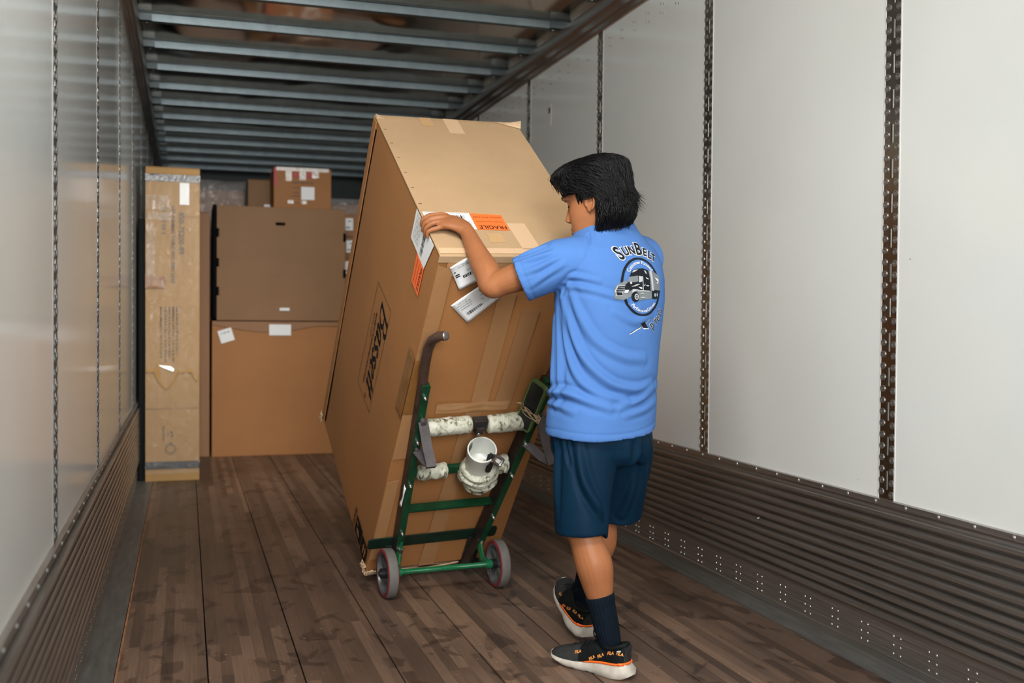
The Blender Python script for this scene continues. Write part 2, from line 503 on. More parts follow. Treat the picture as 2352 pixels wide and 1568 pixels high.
# roof bows: hat-section cross members
y = 5.365-0.638*12
while y < Y1:
    p = MB()
    pr = [(-0.05, ZC-0.002), (-0.05, ZC-0.006), (-0.03, ZC-0.008), (-0.024, 2.905), (0.024, 2.905), (0.03, ZC-0.008), (0.05, ZC-0.006), (0.05, ZC-0.002)]
    p.loft([[(x, y+a_, z_) for a_, z_ in pr] for x in (XL, XR)])
    for xe, s in ((XL, 1), (XR, -1)):     # end clips
        p.box((min(xe, xe+s*0.13), y-0.034, 2.90), (max(xe, xe+s*0.13), y+0.034, 2.9055))
        p.box((min(xe, xe+s*0.13), y-0.034, 2.90), (max(xe, xe+s*0.13), y-0.030, ZC-0.004))
        p.dome((xe+s*0.10, y, 2.90), (0, 0, -1), 0.008, 0.005, 1)
    structure(p.build('trim_%d' % tn, [M_BOW, M_RIVET], smooth=True, angle=25)); tn += 1
    y += 0.638
# ================================================================ cartons
KRAFT = cardboard('kraft_board', (0.36, 0.158, 0.053))
KRAFT_LID = cardboard('pale_kraft_lid', (0.42, 0.28, 0.155))  # lid board coloured paler than the carton's sides
KRAFT_D = cardboard('kraft_board_dull', (0.25, 0.135, 0.062))
KRAFT_Y = cardboard('kraft_board_pale', (0.36, 0.205, 0.07))
KRAFT_R = cardboard('kraft_board_reddish', (0.29, 0.15, 0.075))
M_TORN = mat('torn_board_core', (0.58, 0.40, 0.24), 0.8, var=0.2, scale=60)
M_TAPE = mat('packing_tape', (0.39, 0.20, 0.085), 0.22, spec=0.6, bump=0.15, bscale=25)
M_TAPE_D = mat('brown_packing_tape', (0.235, 0.105, 0.03), 0.32, spec=0.3, bump=0.2, bscale=25)
M_PAPER = mat('label_paper', (0.84, 0.85, 0.84), 0.45)
M_ORANGE = mat('fluorescent_orange_paper', (1.0, 0.17, 0.035), 0.45)
M_INK = mat('black_ink', (0.006, 0.007, 0.009), 0.6, spec=0.12)
M_INKG = mat('faded_grey_ink', (0.11, 0.08, 0.06), 0.6)
M_PRINT = mat('grey_small_print', (0.25, 0.26, 0.27), 0.6)
M_BLACKBAND = mat('black_glossy_band', (0.004, 0.006, 0.007), 0.14, spec=0.35, bump=0.6, bscale=25)
M_BLACKGAP = mat('black_edge_strip', (0.003, 0.003, 0.004), 0.8, spec=0.08)
M_RED = mat('red_print', (0.45, 0.02, 0.03), 0.5)


def film(name, tint, alpha):
    m, nt, b = nodes(name)
    b.inputs['Base Color'].default_value = (*tint, 1); b.inputs['Roughness'].default_value = 0.12
    b.inputs['Specular IOR Level'].default_value = 1.0; b.inputs['Alpha'].default_value = alpha
    tc = N(nt, 'ShaderNodeTexCoord'); nz = N(nt, 'ShaderNodeTexNoise', Scale=16.0, Detail=3.0, Distortion=1.5)
    mp = N(nt, 'ShaderNodeMapping'); mp.inputs['Scale'].default_value = (1.0, 1.0, 0.45)
    nt.links.new(tc.outputs['Object'], mp.inputs['Vector']); nt.links.new(mp.outputs['Vector'], nz.inputs['Vector'])
    bp = N(nt, 'ShaderNodeBump', Strength=0.9, Distance=0.03); nt.links.new(nz.outputs['Fac'], bp.inputs['Height'])
    nt.links.new(bp.outputs['Normal'], b.inputs['Normal'])
    return m


M_TAPE_C = film('clear_packing_tape', (0.62, 0.50, 0.38), 0.32)
M_FILM = film('stretch_film', (0.75, 0.70, 0.66), 0.30)
M_FILM2 = film('thin_stretch_film', (0.85, 0.80, 0.74), 0.10)


def panel_sheet(mb, O, ex, ey, w_, h_, nx, nyy, fn, mi=0):
    """a gently uneven board panel: grid pushed along its normal by fn(x, y)"""
    O = Vector(O); ex = Vector(ex); ey = Vector(ey); nn = ex.cross(ey)
    vs = []; fs = []
    for j in range(nyy+1):
        for i in range(nx+1):
            x = w_*i/nx; y = h_*j/nyy
            e = min(i, nx-i, 1)*min(j, nyy-j, 1)
            vs.append(O+ex*x+ey*y+nn*(fn(x, y)*e))
    for j in range(nyy):
        for i in range(nx):
            q = j*(nx+1)+i; fs.append((q, q+1, q+nx+2, q+nx+1))
    mb.add(vs, fs, mi)


def carton_body(W, D, H, bulge=0.004, seed=0, n=14):
    """six slightly uneven board panels closed into a box, lid flaps as a seam on top"""
    mb = MB()
    r = random.Random(seed); o = [r.uniform(0, 50) for _ in range(6)]

    def fn(k, a, b):
        return lambda x, y: bulge*(noise.noise(Vector((x*2.2+o[k], y*2.2, 1.7)))*1.1+0.5*math.sin(math.pi*x/a)*math.sin(math.pi*y/b))
    X, Y, Z = Vector((1, 0, 0)), Vector((0, 1, 0)), Vector((0, 0, 1))
    panel_sheet(mb, (0, 0, 0), X, Z, W, H, n, n, fn(0, W, H))
    panel_sheet(mb, (W, D, 0), -X, Z, W, H, n, n, fn(1, W, H))
    panel_sheet(mb, (0, D, 0), -Y, Z, D, H, n, n, fn(2, D, H))
    panel_sheet(mb, (W, 0, 0), Y, Z, D, H, n, n, fn(3, D, H))
    panel_sheet(mb, (0, 0, H), X, Y, W, D, n, n, fn(4, W, D))
    panel_sheet(mb, (0, D, 0), X, -Y, W, D, n, n, lambda x, y: 0)
    return mb


def weld(o):
    bm = bmesh.new(); bm.from_mesh(o.data); bmesh.ops.remove_doubles(bm, verts=bm.verts, dist=1e-5)
    bmesh.ops.recalc_face_normals(bm, faces=bm.faces); bm.to_mesh(o.data); bm.free()
    b = o.modifiers.new('bevel', 'BEVEL'); b.width = 0.003; b.segments = 2; b.limit_method = 'ANGLE'; b.angle_limit = math.radians(50)
    o.data.polygons.foreach_set('use_smooth', [True]*len(o.data.polygons)); b.harden_normals = True
    return o


def carton(label, x0, y0, z0, W, D, H, m, rz=0.0, seed=0, cat='box', group=None, bulge=0.004, name='cardboard_carton', flap=True):
    M = Matrix.Translation((x0, y0, z0)) @ Matrix.Rotation(rz, 4, 'Z')
    t = thing(name, label, cat, M, group)
    weld(carton_body(W, D, H, bulge, seed).build('carton_body', [m], t))
    if flap:
        fl = MB()
        fl.box((0.001, 0.001, H+0.001), (W-0.001, D/2-0.002, H+0.005)).box((0.001, D/2+0.002, H+0.001), (W-0.001, D-0.001, H+0.005))
        fl.build_each('top_flap', [m], t, bevel=0.0015)
    return t


def front_rect(t, name, m, x0, z0, x1, z1, th=0.0012, y=-0.006, rot=0.0, label=None):
    """flat sticker or tape on the front (-y) face of a carton"""
    cx, cz = (x0+x1)/2, (z0+z1)/2
    pts = []
    for x, z in ((x0, z0), (x1, z0), (x1, z1), (x0, z1)):
        dx, dz = x-cx, z-cz
        pts.append((cx+dx*math.cos(rot)-dz*math.sin(rot), y, cz+dx*math.sin(rot)+dz*math.cos(rot)))
    mb = MB(); mb.prism(pts, (0, th, 0))
    return mb.build(name, [m], t, label=label)


# ---- tall narrow carton by the left wall
t = carton('tall narrow pale carton with black bands, standing on end by the left wall', -0.262, 7.49, 0.0, 0.355, 0.62, 2.15, KRAFT_Y, seed=3, bulge=0.006)
TN = t
for z0, z1, nm in ((2.055, 2.105, 'black_band'), (0.085, 0.135, 'black_band')):
    b = MB(); b.loft([[(x, y, z) for x, y in ((-0.004, -0.008), (0.359, -0.008), (0.359, 0.628), (-0.004, 0.628))] for z in (z0, z1)])
    b.build(nm, [M_BLACKBAND], t, bevel=0.002, label='glossy black strapping band')
fm = MB()          # loose film over the front with its crinkles
rf = random.Random(5)
panel_sheet(fm, (0.0, -0.009, 0.05), (1, 0, 0), (0, 0, 1), 0.352, 2.05, 14, 60, lambda x, y: 0.003+0.004*noise.noise(Vector((x*9, y*5, 3)))+0.0015*math.sin(x*60+3*noise.noise(Vector((0, y*3, 0)))))
fm.build('film_wrap', [M_FILM2], t, smooth=True)
front_rect(t, 'white_label', M_PAPER, 0.222, 1.90, 0.285, 2.05, y=-0.0105)
tp = MB()
for z0, z1, x1 in ((1.86, 1.96, 0.14), (1.79, 1.845, 0.16)):
    panel_sheet(tp, (0.01, -0.012, z0), (1, 0, 0), (0, 0, 1), x1, z1-z0, 10, 6, lambda x, y: 0.003*noise.noise(Vector((x*40, y*40, z0))))
panel_sheet(tp, (0.006, -0.012, 1.40), (1, 0, 0), (0, 0, 1), 0.055, 0.37, 6, 24, lambda x, y: 0.003*noise.noise(Vector((x*40, y*40, 7))))
tp.build_each('clear_tape', [M_TAPE_C], t, smooth=True)
tb = MB(); panel_sheet(tb, (0.0, -0.014, 1.325), (1, 0, 0), (0, 0, 1), 0.13, 0.085, 8, 6, lambda x, y: 0.004*noise.noise(Vector((x*30, y*30, 2))))
tb.build('brown_tape', [M_TAPE_D], t, smooth=True)
wp = MB()          # torn lower edge of the outer paper layer
xs = np.linspace(0.004, 0.351, 40)
low = [0.755-0.012*math.sin(9*x)-(0.115*max(0, 1-abs(x-0.135)/0.075)**0.6)-(0.07*max(0, 1-abs(x-0.335)/0.035)**0.7) for x in xs]
wp.loft([[(x, -0.0095-0.007*(1 if k == 0 else 0), z) for k, z in enumerate((l_, l_+0.03, 1.05))] for x, l_ in zip(xs, low)], closed=False, cap=False)
wp.build('torn_paper_layer', [KRAFT_Y], t, smooth=True)
gl = MB(); gl.add([(0.085, -0.019, 0.80), (0.115, -0.02, 0.783), (0.18, -0.021, 0.756), (0.188, -0.019, 0.772), (0.165, -0.017, 0.79)], [(0, 1, 2, 3, 4)])
gl.build('pale_glossy_patch', [mat('loose_film_scrap', (0.85, 0.84, 0.8), 0.15, spec=1.0)], t)  # small pale glossy patch on the carton front
# printed lettering runs down the face
lt = MB(); ex, ey = (0, 0, -1), (1, 0, 0)
for body, sz, x, zc, sp in (('850-7S200-89', 0.052, 0.232, 1.705, 1.0), ('LEG DINING TABLE W/1-20IN LEAF', 0.034, 0.178, 1.625, 1.0), ('KD SET OF 2', 0.034, 0.117, 1.79, 1.0)):
    put2d(lt, text_geo(body, sz, bold=0.0006, space=sp), (x, -0.0108, zc), ex, ey)
for k_, (x, n_) in enumerate(((0.095, 2), (0.125, 3), (0.15, 2), (0.175, 3), (0.20, 1))):
    put2d(lt, smallprint(-0.17, 0, 0.15+0.02*n_, 0.014, 20+k_), (x, -0.0108, 1.03), ex, ey)
put2d(lt, text_geo('B', 0.03), (0.165, -0.0108, 0.265), ex, ey); put2d(lt, smallprint(-0.05, 0, 0.05, 0.01, 9), (0.115, -0.0108, 0.33), ex, ey)
for rr in (0.036, 0.030):
    put2d(lt, ([(r_*math.cos(2*math.pi*i/24), r_*math.sin(2*math.pi*i/24)) for i in range(24) for r_ in (rr, rr-0.003)], [(2*i, (2*i+2) % 48, (2*i+3) % 48, 2*i+1) for i in range(24)]), (0.165, -0.0108, 0.225), ex, ey)
rcy = []
for q in range(3):     # recycling arrows
    a0 = q*2.094
    rcy.append(([(0.022*math.cos(a0), 0.022*math.sin(a0)), (0.022*math.cos(a0+1.3), 0.022*math.sin(a0+1.3)), (0.013*math.cos(a0+1.3), 0.013*math.sin(a0+1.3)), (0.013*math.cos(a0), 0.013*math.sin(a0))], [(0, 1, 2, 3)]))
put2d(lt, merge2d(rcy), (0.165, -0.0108, 0.325), ex, ey)
lt.build_each('printed_lettering', [M_INKG], t)
cr_ = MB()         # horizontal score creases
for z in (1.82, 0.995, 0.86, 0.50): cr_.box((0.003, -0.0085, z), (0.352, -0.004, z+0.004))
cr_.build_each('score_crease', [KRAFT_R], t)

# ---- black slab between that carton and the wall
bs = MB(); bs.box((-0.309, 7.52, 0.0), (-0.266, 8.3, 1.80))
tag(bs.build('black_wrapped_slab', [mat('black_wrap', (0.004, 0.005, 0.005), 0.7, spec=0.15)], bevel=0.008), 'black upright slab squeezed between the tall narrow carton and left wall', 'slab')

# ---- two wide cartons, one on the other
t = carton('wide plain carton on the floor, lower of two, paper sheet taped at its top', 0.203, 8.69, 0.0, 1.07, 0.95, 1.095, KRAFT, seed=11, bulge=0.005)
front_rect(t, 'white_label', M_PAPER, 0.45, 0.985, 0.625, 1.075, y=-0.0125)
lb = front_rect(t, 'white_label', M_PAPER, 0.055, 0.93, 0.165, 1.035, y=-0.012, rot=0.3)
ib = MB(); put2d(ib, smallprint(-0.035, 0, 0.035, 0.016, 4), (0.105, -0.0128, 1.0), (math.cos(.3), 0, math.sin(.3)), (-math.sin(.3), 0, math.cos(.3))); ib.build_each('label_print', [M_PRINT], lb)
lip = MB(); xs = np.linspace(0.006, 1.08, 44)
lip.loft([[(x, -0.0085-0.0025*k, z) for k, z in enumerate((1.098, 1.094-(0.035+0.05*abs(math.sin(3.1*x+0.5)))*(0.4+0.6*math.sin(math.pi*min(1, x/1.08)))))] for x in xs], closed=False, cap=False)
lip.build('torn_top_sheet', [KRAFT_R], t, smooth=True)
t = carton('wide plain carton with a dark oval hand hole, upper of two', 0.238, 8.66, 1.106, 1.03, 0.93, 0.925, KRAFT_D, seed=12, bulge=0.005, flap=False)
hh = MB(); hh.prism([(0.5+(0.028+0.0)*(1 if math.cos(a) > 0 else -1)*1+0.012*math.cos(a), -0.0105, 0.79+0.012*math.sin(a)) for a in [2*math.pi*(i+.5)/16 for i in range(16)]], (0, 0.004, 0))
hh.build('hand_hole', [M_BLACKGAP], t, label='dark oval hand hole')
front_rect(t, 'small_sticker', M_PAPER, 0.495, 0.082, 0.575, 0.105, y=-0.011)
ed = MB(); ed.box((-0.03, 0.005, 0.02), (-0.002, 0.6, 0.93))
for z in (0.67, 0.43, 0.2): ed.box((-0.004, -0.009, z), (0.018, 0.01, z+0.07))
for z in (0.66, 0.36): ed.box((1.012, -0.009, z), (1.035, 0.01, z+0.07))
ed.build_each('corner_tab', [M_BLACKGAP], t, bevel=0.004, label='black corner tab')

# ---- small cartons on top of the wide ones and behind
t = carton('small taped carton with square white label on top of the wide cartons', 0.70, 8.86, 2.041, 0.475, 0.40, 0.340, KRAFT, seed=21, bulge=0.003)
front_rect(t, 'white_label', M_PAPER, 0.225, 0.082, 0.335, 0.19, y=-0.0075)
tp = MB()
for x0, x1, z0 in ((0.095, 0.145, 0.235), (0.21, 0.262, 0.245), (0.315, 0.37, 0.265)):
    panel_sheet(tp, (x0, -0.0075, z0), (1, 0, 0), (0, 0, 1), x1-x0, 0.345-z0, 5, 8, lambda x, y: 0.003*noise.noise(Vector((x*60+x0*30, y*60, 2))))
panel_sheet(tp, (0.02, -0.009, 0.318), (1, 0, 0), (0, 0, 1), 0.435, 0.03, 24, 3, lambda x, y: 0.004*noise.noise(Vector((x*30, y*60, 5))))
for x0 in (0.115, 0.225): panel_sheet(tp, (x0, -0.0075, 0.045), (1, 0, 0), (0, 0, 1), 0.045, 0.03, 5, 3, lambda x, y: 0.004*noise.noise(Vector((x*60+x0*30, y*60, 2))))
tp.build_each('clear_tape', [mat('shiny_tape', (0.5, 0.42, 0.34), 0.12, spec=0.9, bump=0.5, bscale=50)], t, smooth=True)
pr_ = MB(); ex, ey = (1, 0, 0), (0, 0, 1)
for z, x0, x1, h in ((0.215, 0.15, 0.33, 0.016), (0.175, 0.155, 0.215, 0.012), (0.135, 0.16, 0.21, 0.01), (0.105, 0.145, 0.21, 0.012), (0.05, 0.17, 0.21, 0.01)):
    put2d(pr_, smallprint(x0, z, x1, h, int(z*1000)), (0, -0.0078, 0), ex, ey)
for x0, x1 in ((0.16, 0.2), (0.275, 0.315)): put2d(pr_, rect2d(x0, 0.265, x1, 0.31), (0, -0.0078, 0), ex, ey, 1)
put2d(pr_, rect2d(0.0, 0.19, 0.026, 0.34), (0, -0.0066, 0), ex, ey, 1)
pr_.build_each('printed_marks', [M_INKG, M_RED], t)
t = carton('small carton half hidden behind the one with square white label', 0.515, 9.29, 2.041, 0.40, 0.28, 0.285, KRAFT_D, seed=22, bulge=0.003)
front_rect(t, 'white_label', M_PAPER, 0.137, 0.02, 0.21, 0.075, y=-0.0075)
# carton standing behind the tall narrow one
carton('brown carton standing in the gap behind the tall narrow carton', -0.02, 8.72, 0.0, 0.205, 0.8, 1.97, KRAFT_R, seed=23)
# film wrapped carton at the back left
t = carton('film wrapped brown carton behind the wide cartons at the left', 0.02, 9.75, 0.0, 0.49, 0.7, 2.27, KRAFT_R, seed=24, bulge=0.012)
fm = MB()
rings = []
for z, e in ((1.2, 0.004), (1.7, 0.010), (2.1, 0.016), (2.26, 0.03), (2.33, 0.035), (2.37, 0.01), (2.375, -0.1)):
    rg = []
    for i in range(40):
        a = 2*math.pi*i/40
        x = max(-0.245-e, min(0.245+e, 0.36*math.cos(a))); y = max(-0.35-e, min(0.35+e, 0.5*math.sin(a)))
        q = 0.014*noise.noise(Vector((x*9, y*9, z*7)))
        rg.append((0.245+x+q, 0.35+y+q, z+0.02*noise.noise(Vector((x*5, y*5, 9)))))
    rings.append(rg)
fm.loft(rings); fm.build('film_wrap', [M_FILM], t, smooth=True)
# film wrapped carton at the back right
t = carton('film wrapped carton with dark red print behind the small labelled carton', 1.18, 9.72, 0.0, 0.48, 0.7, 2.19, KRAFT_R, seed=25, bulge=0.01)
pr_ = MB(); put2d(pr_, rect2d(0.0, 2.06, 0.1, 2.12), (0, -0.012, 0), (1, 0, 0), (0, 0, 1)); pr_.build_each('printed_marks', [M_RED], t)
fm = MB(); panel_sheet(fm, (-0.01, -0.022, 1.6), (1, 0, 0), (0, 0, 1), 0.5, 0.64, 16, 20, lambda x, y: 0.02*noise.noise(Vector((x*9, y*9, 4))))
panel_sheet(fm, (-0.01, -0.02, 2.2), (1, 0, 0), (0, 1, 0), 0.5, 0.7, 16, 20, lambda x, y: 0.03*noise.noise(Vector((x*9, y*9, 4))))
fm.build('film_wrap', [M_FILM], t, smooth=True)
# stack of four shallow cartons, each with a paper label
STACK = ['second carton from the top', 'third carton from the top', 'topmost carton', 'lowest visible carton']
zt = 0.0
for i, (H, lab) in enumerate(((1.46, 'bottom carton'), (0.175, 'third carton from the top'), (0.185, 'second carton from the top'), (0.185, 'topmost carton'))):
    t = carton('%s of the stack right of the wide cartons' % lab, 1.298+(0.012 if i == 2 else 0.0), 9.0, zt, 0.5, 0.5, H, (KRAFT_D, KRAFT, KRAFT_D, KRAFT_R)[i], seed=30+i, bulge=0.002, group='labelled cartons stacked right of the wide cartons')
    if i:
        lb = front_rect(t, 'white_label', M_PAPER, 0.015, 0.05, 0.085, 0.155, y=-0.006)
        ib = MB(); put2d(ib, rect2d(0.045, 0.125, 0.07, 0.133), (0, -0.0065, 0), (1, 0, 0), (0, 0, 1)); put2d(ib, rect2d(0.022, 0.07, 0.06, 0.078), (0, -0.0065, 0), (1, 0, 0), (0, 0, 1)); ib.build_each('label_print', [M_INK], lb)
    zt += H+0.007

# ================================================================ the big tilted carton on the truck
BW, BD, BL = 0.6016, 0.9444, 1.662
BP = Vector((0.73685, 4.39556, 0.05027))
ba = Vector((0.99438971, 0.1021935, 0.02730564)); bd = Vector((-0.09678977, 0.77491616, 0.62460922)); bu = Vector((0.04267142, -0.62374789, 0.78045994))
BM = Matrix(((ba.x, bd.x, bu.x, BP.x), (ba.y, bd.y, bu.y, BP.y), (ba.z, bd.z, bu.z, BP.z), (0, 0, 0, 1)))
BC = thing('large_cardboard_carton', 'large furniture carton tilted back on the green hand truck', 'box', BM)
weld(carton_body(BW, BD, BL-0.008, 0.0035, 77, n=24).build('carton_body', [KRAFT], BC))
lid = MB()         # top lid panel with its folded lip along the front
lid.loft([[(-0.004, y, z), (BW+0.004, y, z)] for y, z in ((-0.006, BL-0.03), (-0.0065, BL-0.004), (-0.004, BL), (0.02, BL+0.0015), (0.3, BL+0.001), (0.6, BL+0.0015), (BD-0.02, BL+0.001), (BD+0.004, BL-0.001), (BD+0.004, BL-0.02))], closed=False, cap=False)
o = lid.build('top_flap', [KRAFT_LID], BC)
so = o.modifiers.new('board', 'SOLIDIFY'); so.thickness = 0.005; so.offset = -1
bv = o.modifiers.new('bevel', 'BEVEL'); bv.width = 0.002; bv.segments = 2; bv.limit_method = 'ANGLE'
st_ = MB()         # staples along the left edge of the lid
for i in range(7):
    y = 0.2+0.105*i; st_.box((0.005, y-0.001, BL+0.0012), (0.017, y+0.001, BL+0.0022))
st_.build_each('staple', [mat('dark_staple', (0.12, 0.1, 0.09), 0.4, 0.8)], BC)
ear = MB()         # bent corner ears at the far end of the lid
ear.loft([[(BW-0.10+0.10*s_, BD+0.002, BL+0.001), (BW-0.10+0.108*s_, BD+0.004-0.035*s_, BL+0.002+0.028*s_**2), (BW-0.1+0.104*s_, BD-0.055*s_, BL+0.002+0.004*s_)] for s_ in np.linspace(0, 1, 9)], closed=False, cap=False)
ear.loft([[(0.0+0.02*s_, BD+0.003, BL), (0.02*s_-0.004, BD-0.01+0.01*s_, BL+0.012*(1-s_)), (0.03*s_, BD-0.03, BL+0.002)] for s_ in np.linspace(0, 1, 5)], closed=False, cap=False)
ear.build_each('bent_lid_corner', [M_TORN], BC, smooth=True)
tc_ = MB()         # crumpled torn board at the bottom front corner
rc = random.Random(4)


def crumple(mb, O, ex, ey, w_, h_, amp, seed, n=8):
    O, ex, ey = Vector(O), Vector(ex), Vector(ey); nn = ex.cross(ey).normalized()
    vs = []; fs = []
    for j in range(n+1):
        for i in range(n+1):
            q = noise.noise_vector(Vector((i*0.55+seed, j*0.55, seed*1.3)))
            vs.append(O+ex*(w_*i/n)+ey*(h_*j/n)+nn*(amp*q.x)+ex*(amp*0.4*q.y)+ey*(amp*0.5*q.z))
    for j in range(n):
        for i in range(n):
            q = j*(n+1)+i; fs.append((q, q+1, q+n+2, q+n+1))
    mb.add(vs, fs)


crumple(tc_, (-0.004, -0.012, -0.012), (1, 0, 0), (0, -0.2, 1), 0.065, 0.035, 0.012, 2)
crumple(tc_, (-0.008, 0.0, -0.012), (0, 1, 0), (0.15, 0, 1), 0.05, 0.035, 0.012, 6)
crumple(tc_, (-0.006, -0.012, -0.014), (1, 0.1, 0), (0, 1, 0.2), 0.06, 0.045, 0.012, 8)
crumple(tc_, (-0.012, BD-0.02, -0.01), (0, 1, 0), (0, 0, 1), 0.03, 0.05, 0.01, 3)
for o in tc_.build_each('torn_corner', [M_TORN], BC, smooth=True): so = o.modifiers.new('board', 'SOLIDIFY'); so.thickness = 0.002
bf = MB()          # bulging flap along the bottom front edge
xs = np.linspace(0.135, 0.425, 24)
bf.loft([[(x, -0.004-0.012*math.sin(math.pi*i/23)*(1-k), -0.004-0.012*k-0.014*k*math.sin(math.pi*i/23)) for k in (0, 0.5, 1)]+[(x, 0.03, -0.02)] for i, x in enumerate(xs)], closed=False, cap=False)
o = bf.build('bottom_flap', [M_TORN], BC, smooth=True); so = o.modifiers.new('board', 'SOLIDIFY'); so.thickness = 0.004
# black slot line and the second board edge on the left face
es = MB(); es.box((-0.0032, 0.893, 0.03), (0.001, 0.905, BL-0.04)); es.build('black_edge_strip', [M_BLACKGAP], BC)
es = MB(); es.box((-0.006, 0.906, 0.006), (0.0, BD+0.004, BL-0.01)); es.build('edge_flap', [KRAFT], BC, bevel=0.002)


def tape(mb, pts, mi=0, th=0.0008):
    mb.prism([Vector(p) for p in pts], Vector((0, th, 0)), mi)


tp = MB(); y = -0.0052
tape(tp, ((0.262, y, 0.965), (0.332, y, 0.965), (0.318, y, 1.5), (0.248, y, 1.5)))
tape(tp, ((0.235, y, 0.0), (0.305, y, 0.0), (0.322, y, 0.96), (0.252, y, 0.96)))
tp.build_each('centre_tape', [M_TAPE], BC)
tp = MB(); panel_sheet(tp, (0.125, y-0.0012, 0.925), (1, 0, 0.0), (0, 0, 1), 0.30, 0.052, 40, 6, lambda x, yy: 0.0016*math.sin(yy*260+4*noise.noise(Vector((x*8, 0, 0))))+0.001); tp.build('cross_tape', [M_TAPE], BC, smooth=True)
tp = MB(); tape(tp, ((0.36, y, 0.96), (0.43, y, 0.96), (0.43, y, 1.42), (0.36, y, 1.42))); tp.build('pale_tape', [mat('dull_tape', (0.33, 0.165, 0.07), 0.35)], BC)
tp = MB()          # tape folded round the left front edge
tape(tp, ((-0.001, y, 0.69), (0.055, y, 0.69), (0.055, y, 1.60), (-0.001, y, 1.62)))
tape(tp, ((0.0, y, 0.08), (0.05, y, 0.08), (0.05, y, 0.57), (0.0, y, 0.56)))
tape(tp, ((0.03, y+0.0002, 1.575), (0.6, y+0.0002, 1.575), (0.6, y+0.0002, 1.635), (0.03, y+0.0002, 1.635)))
tp.build_each('corner_tape', [M_TAPE], BC)
tp = MB(); panel_sheet(tp, (-0.0045, 0.075, 0.90), (0, -1, 0), (0, 0, 1), 0.075, 0.30, 8, 30, lambda x, yy: 0.0035*noise.noise(Vector((x*25, yy*14, 3)))+0.002)
panel_sheet(tp, (-0.002, -0.0065, 0.93), (1, 0, 0), (0, 0, 1), 0.05, 0.27, 6, 24, lambda x, yy: 0.002*noise.noise(Vector((x*25, yy*14, 8)))+0.001)
tp.build_each('brown_tape_patch', [M_TAPE_D], BC, smooth=True)
tp = MB(); zt = BL+0.0022
for pts in (((0.278, 0.825), (0.342, 0.825), (0.342, 0.942), (0.278, 0.942)), ((0.31, 0.03), (0.38, 0.03), (0.372, 0.19), (0.302, 0.19)), ((0.0, 0.004), (0.6, 0.004), (0.6, 0.035), (0.0, 0.035))):
    tp.prism([(x, q, zt) for x, q in pts], (0, 0, 0.0006))
tp.build_each('lid_tape', [mat('lid_tape_film', (0.60, 0.41, 0.25), 0.3)], BC)
tp = MB(); tp.prism([(x, q, zt) for x, q in ((0.205, 0.07), (0.26, 0.07), (0.26, 0.125), (0.205, 0.125))], (0, 0, 0.0006)); tp.prism([(x, q, zt) for x, q in ((0.175, 0.875), (0.225, 0.875), (0.225, 0.942), (0.175, 0.942))], (0, 0, 0.0006))
tp.build_each('brown_tape_square', [mat('brown_tape_on_lid', (0.50, 0.31, 0.15), 0.35)], BC)
# --- the trade mark on the left face: outline box, script name, small print
ex, ey = Vector((0, 0, -1)), Vector((0, -1, 0)); xo = -0.0046
lg = MB()
pq = [(0.531, 1.150), (0.326, 1.160), (0.337, 0.620), (0.545, 0.605)]
for (p1, p2) in zip(pq, pq[1:]+pq[:1]):
    a_ = Vector((xo, p1[0], p1[1])); b_ = Vector((xo, p2[0], p2[1])); n_ = (b_-a_).normalized().cross(Vector((1, 0, 0)))*0.0014
    lg.add([a_-n_, b_-n_, b_+n_, a_+n_], [(0, 1, 2, 3)])
lg.build('outline_print', [mat('brown_print', (0.10, 0.05, 0.03), 0.6)], BC)


def pen(strokes, nib, ang, n=10):
    """broad-nib pen strokes -> flat polygons; strokes are lists of control points (Catmull-Rom)"""
    gs = []; dx, dy = nib*math.cos(ang)/2, nib*math.sin(ang)/2
    for s_ in strokes:
        P = [np.array(p, float) for p in s_]
        P = [2*P[0]-P[1]]+P+[2*P[-1]-P[-2]]
        pts = []
        for i in range(1, len(P)-2):
            for k_ in range(n):
                u_ = k_/n; p0, p1, p2, p3 = P[i-1], P[i], P[i+1], P[i+2]
                pts.append(0.5*((2*p1)+(-p0+p2)*u_+(2*p0-5*p1+4*p2-p3)*u_**2+(-p0+3*p1-3*p2+p3)*u_**3))
        pts.append(P[-2])
        v = []
        for i, p in enumerate(pts):
            t_ = pts[min(i+1, len(pts)-1)]-pts[max(i-1, 0)]; t_ = t_/(np.linalg.norm(t_)+1e-9); nn = np.array([-t_[1], t_[0]])*nib*0.11
            e_ = np.array([dx, dy]);  e_ = e_ if e_@nn >= 0 else -e_
            v += [tuple(p+e_+nn), tuple(p-e_-nn)]
        gs.append((v, [(2*i, 2*i+1, 2*i+3, 2*i+2) for i in range(len(pts)-1)]))
    return merge2d(gs)


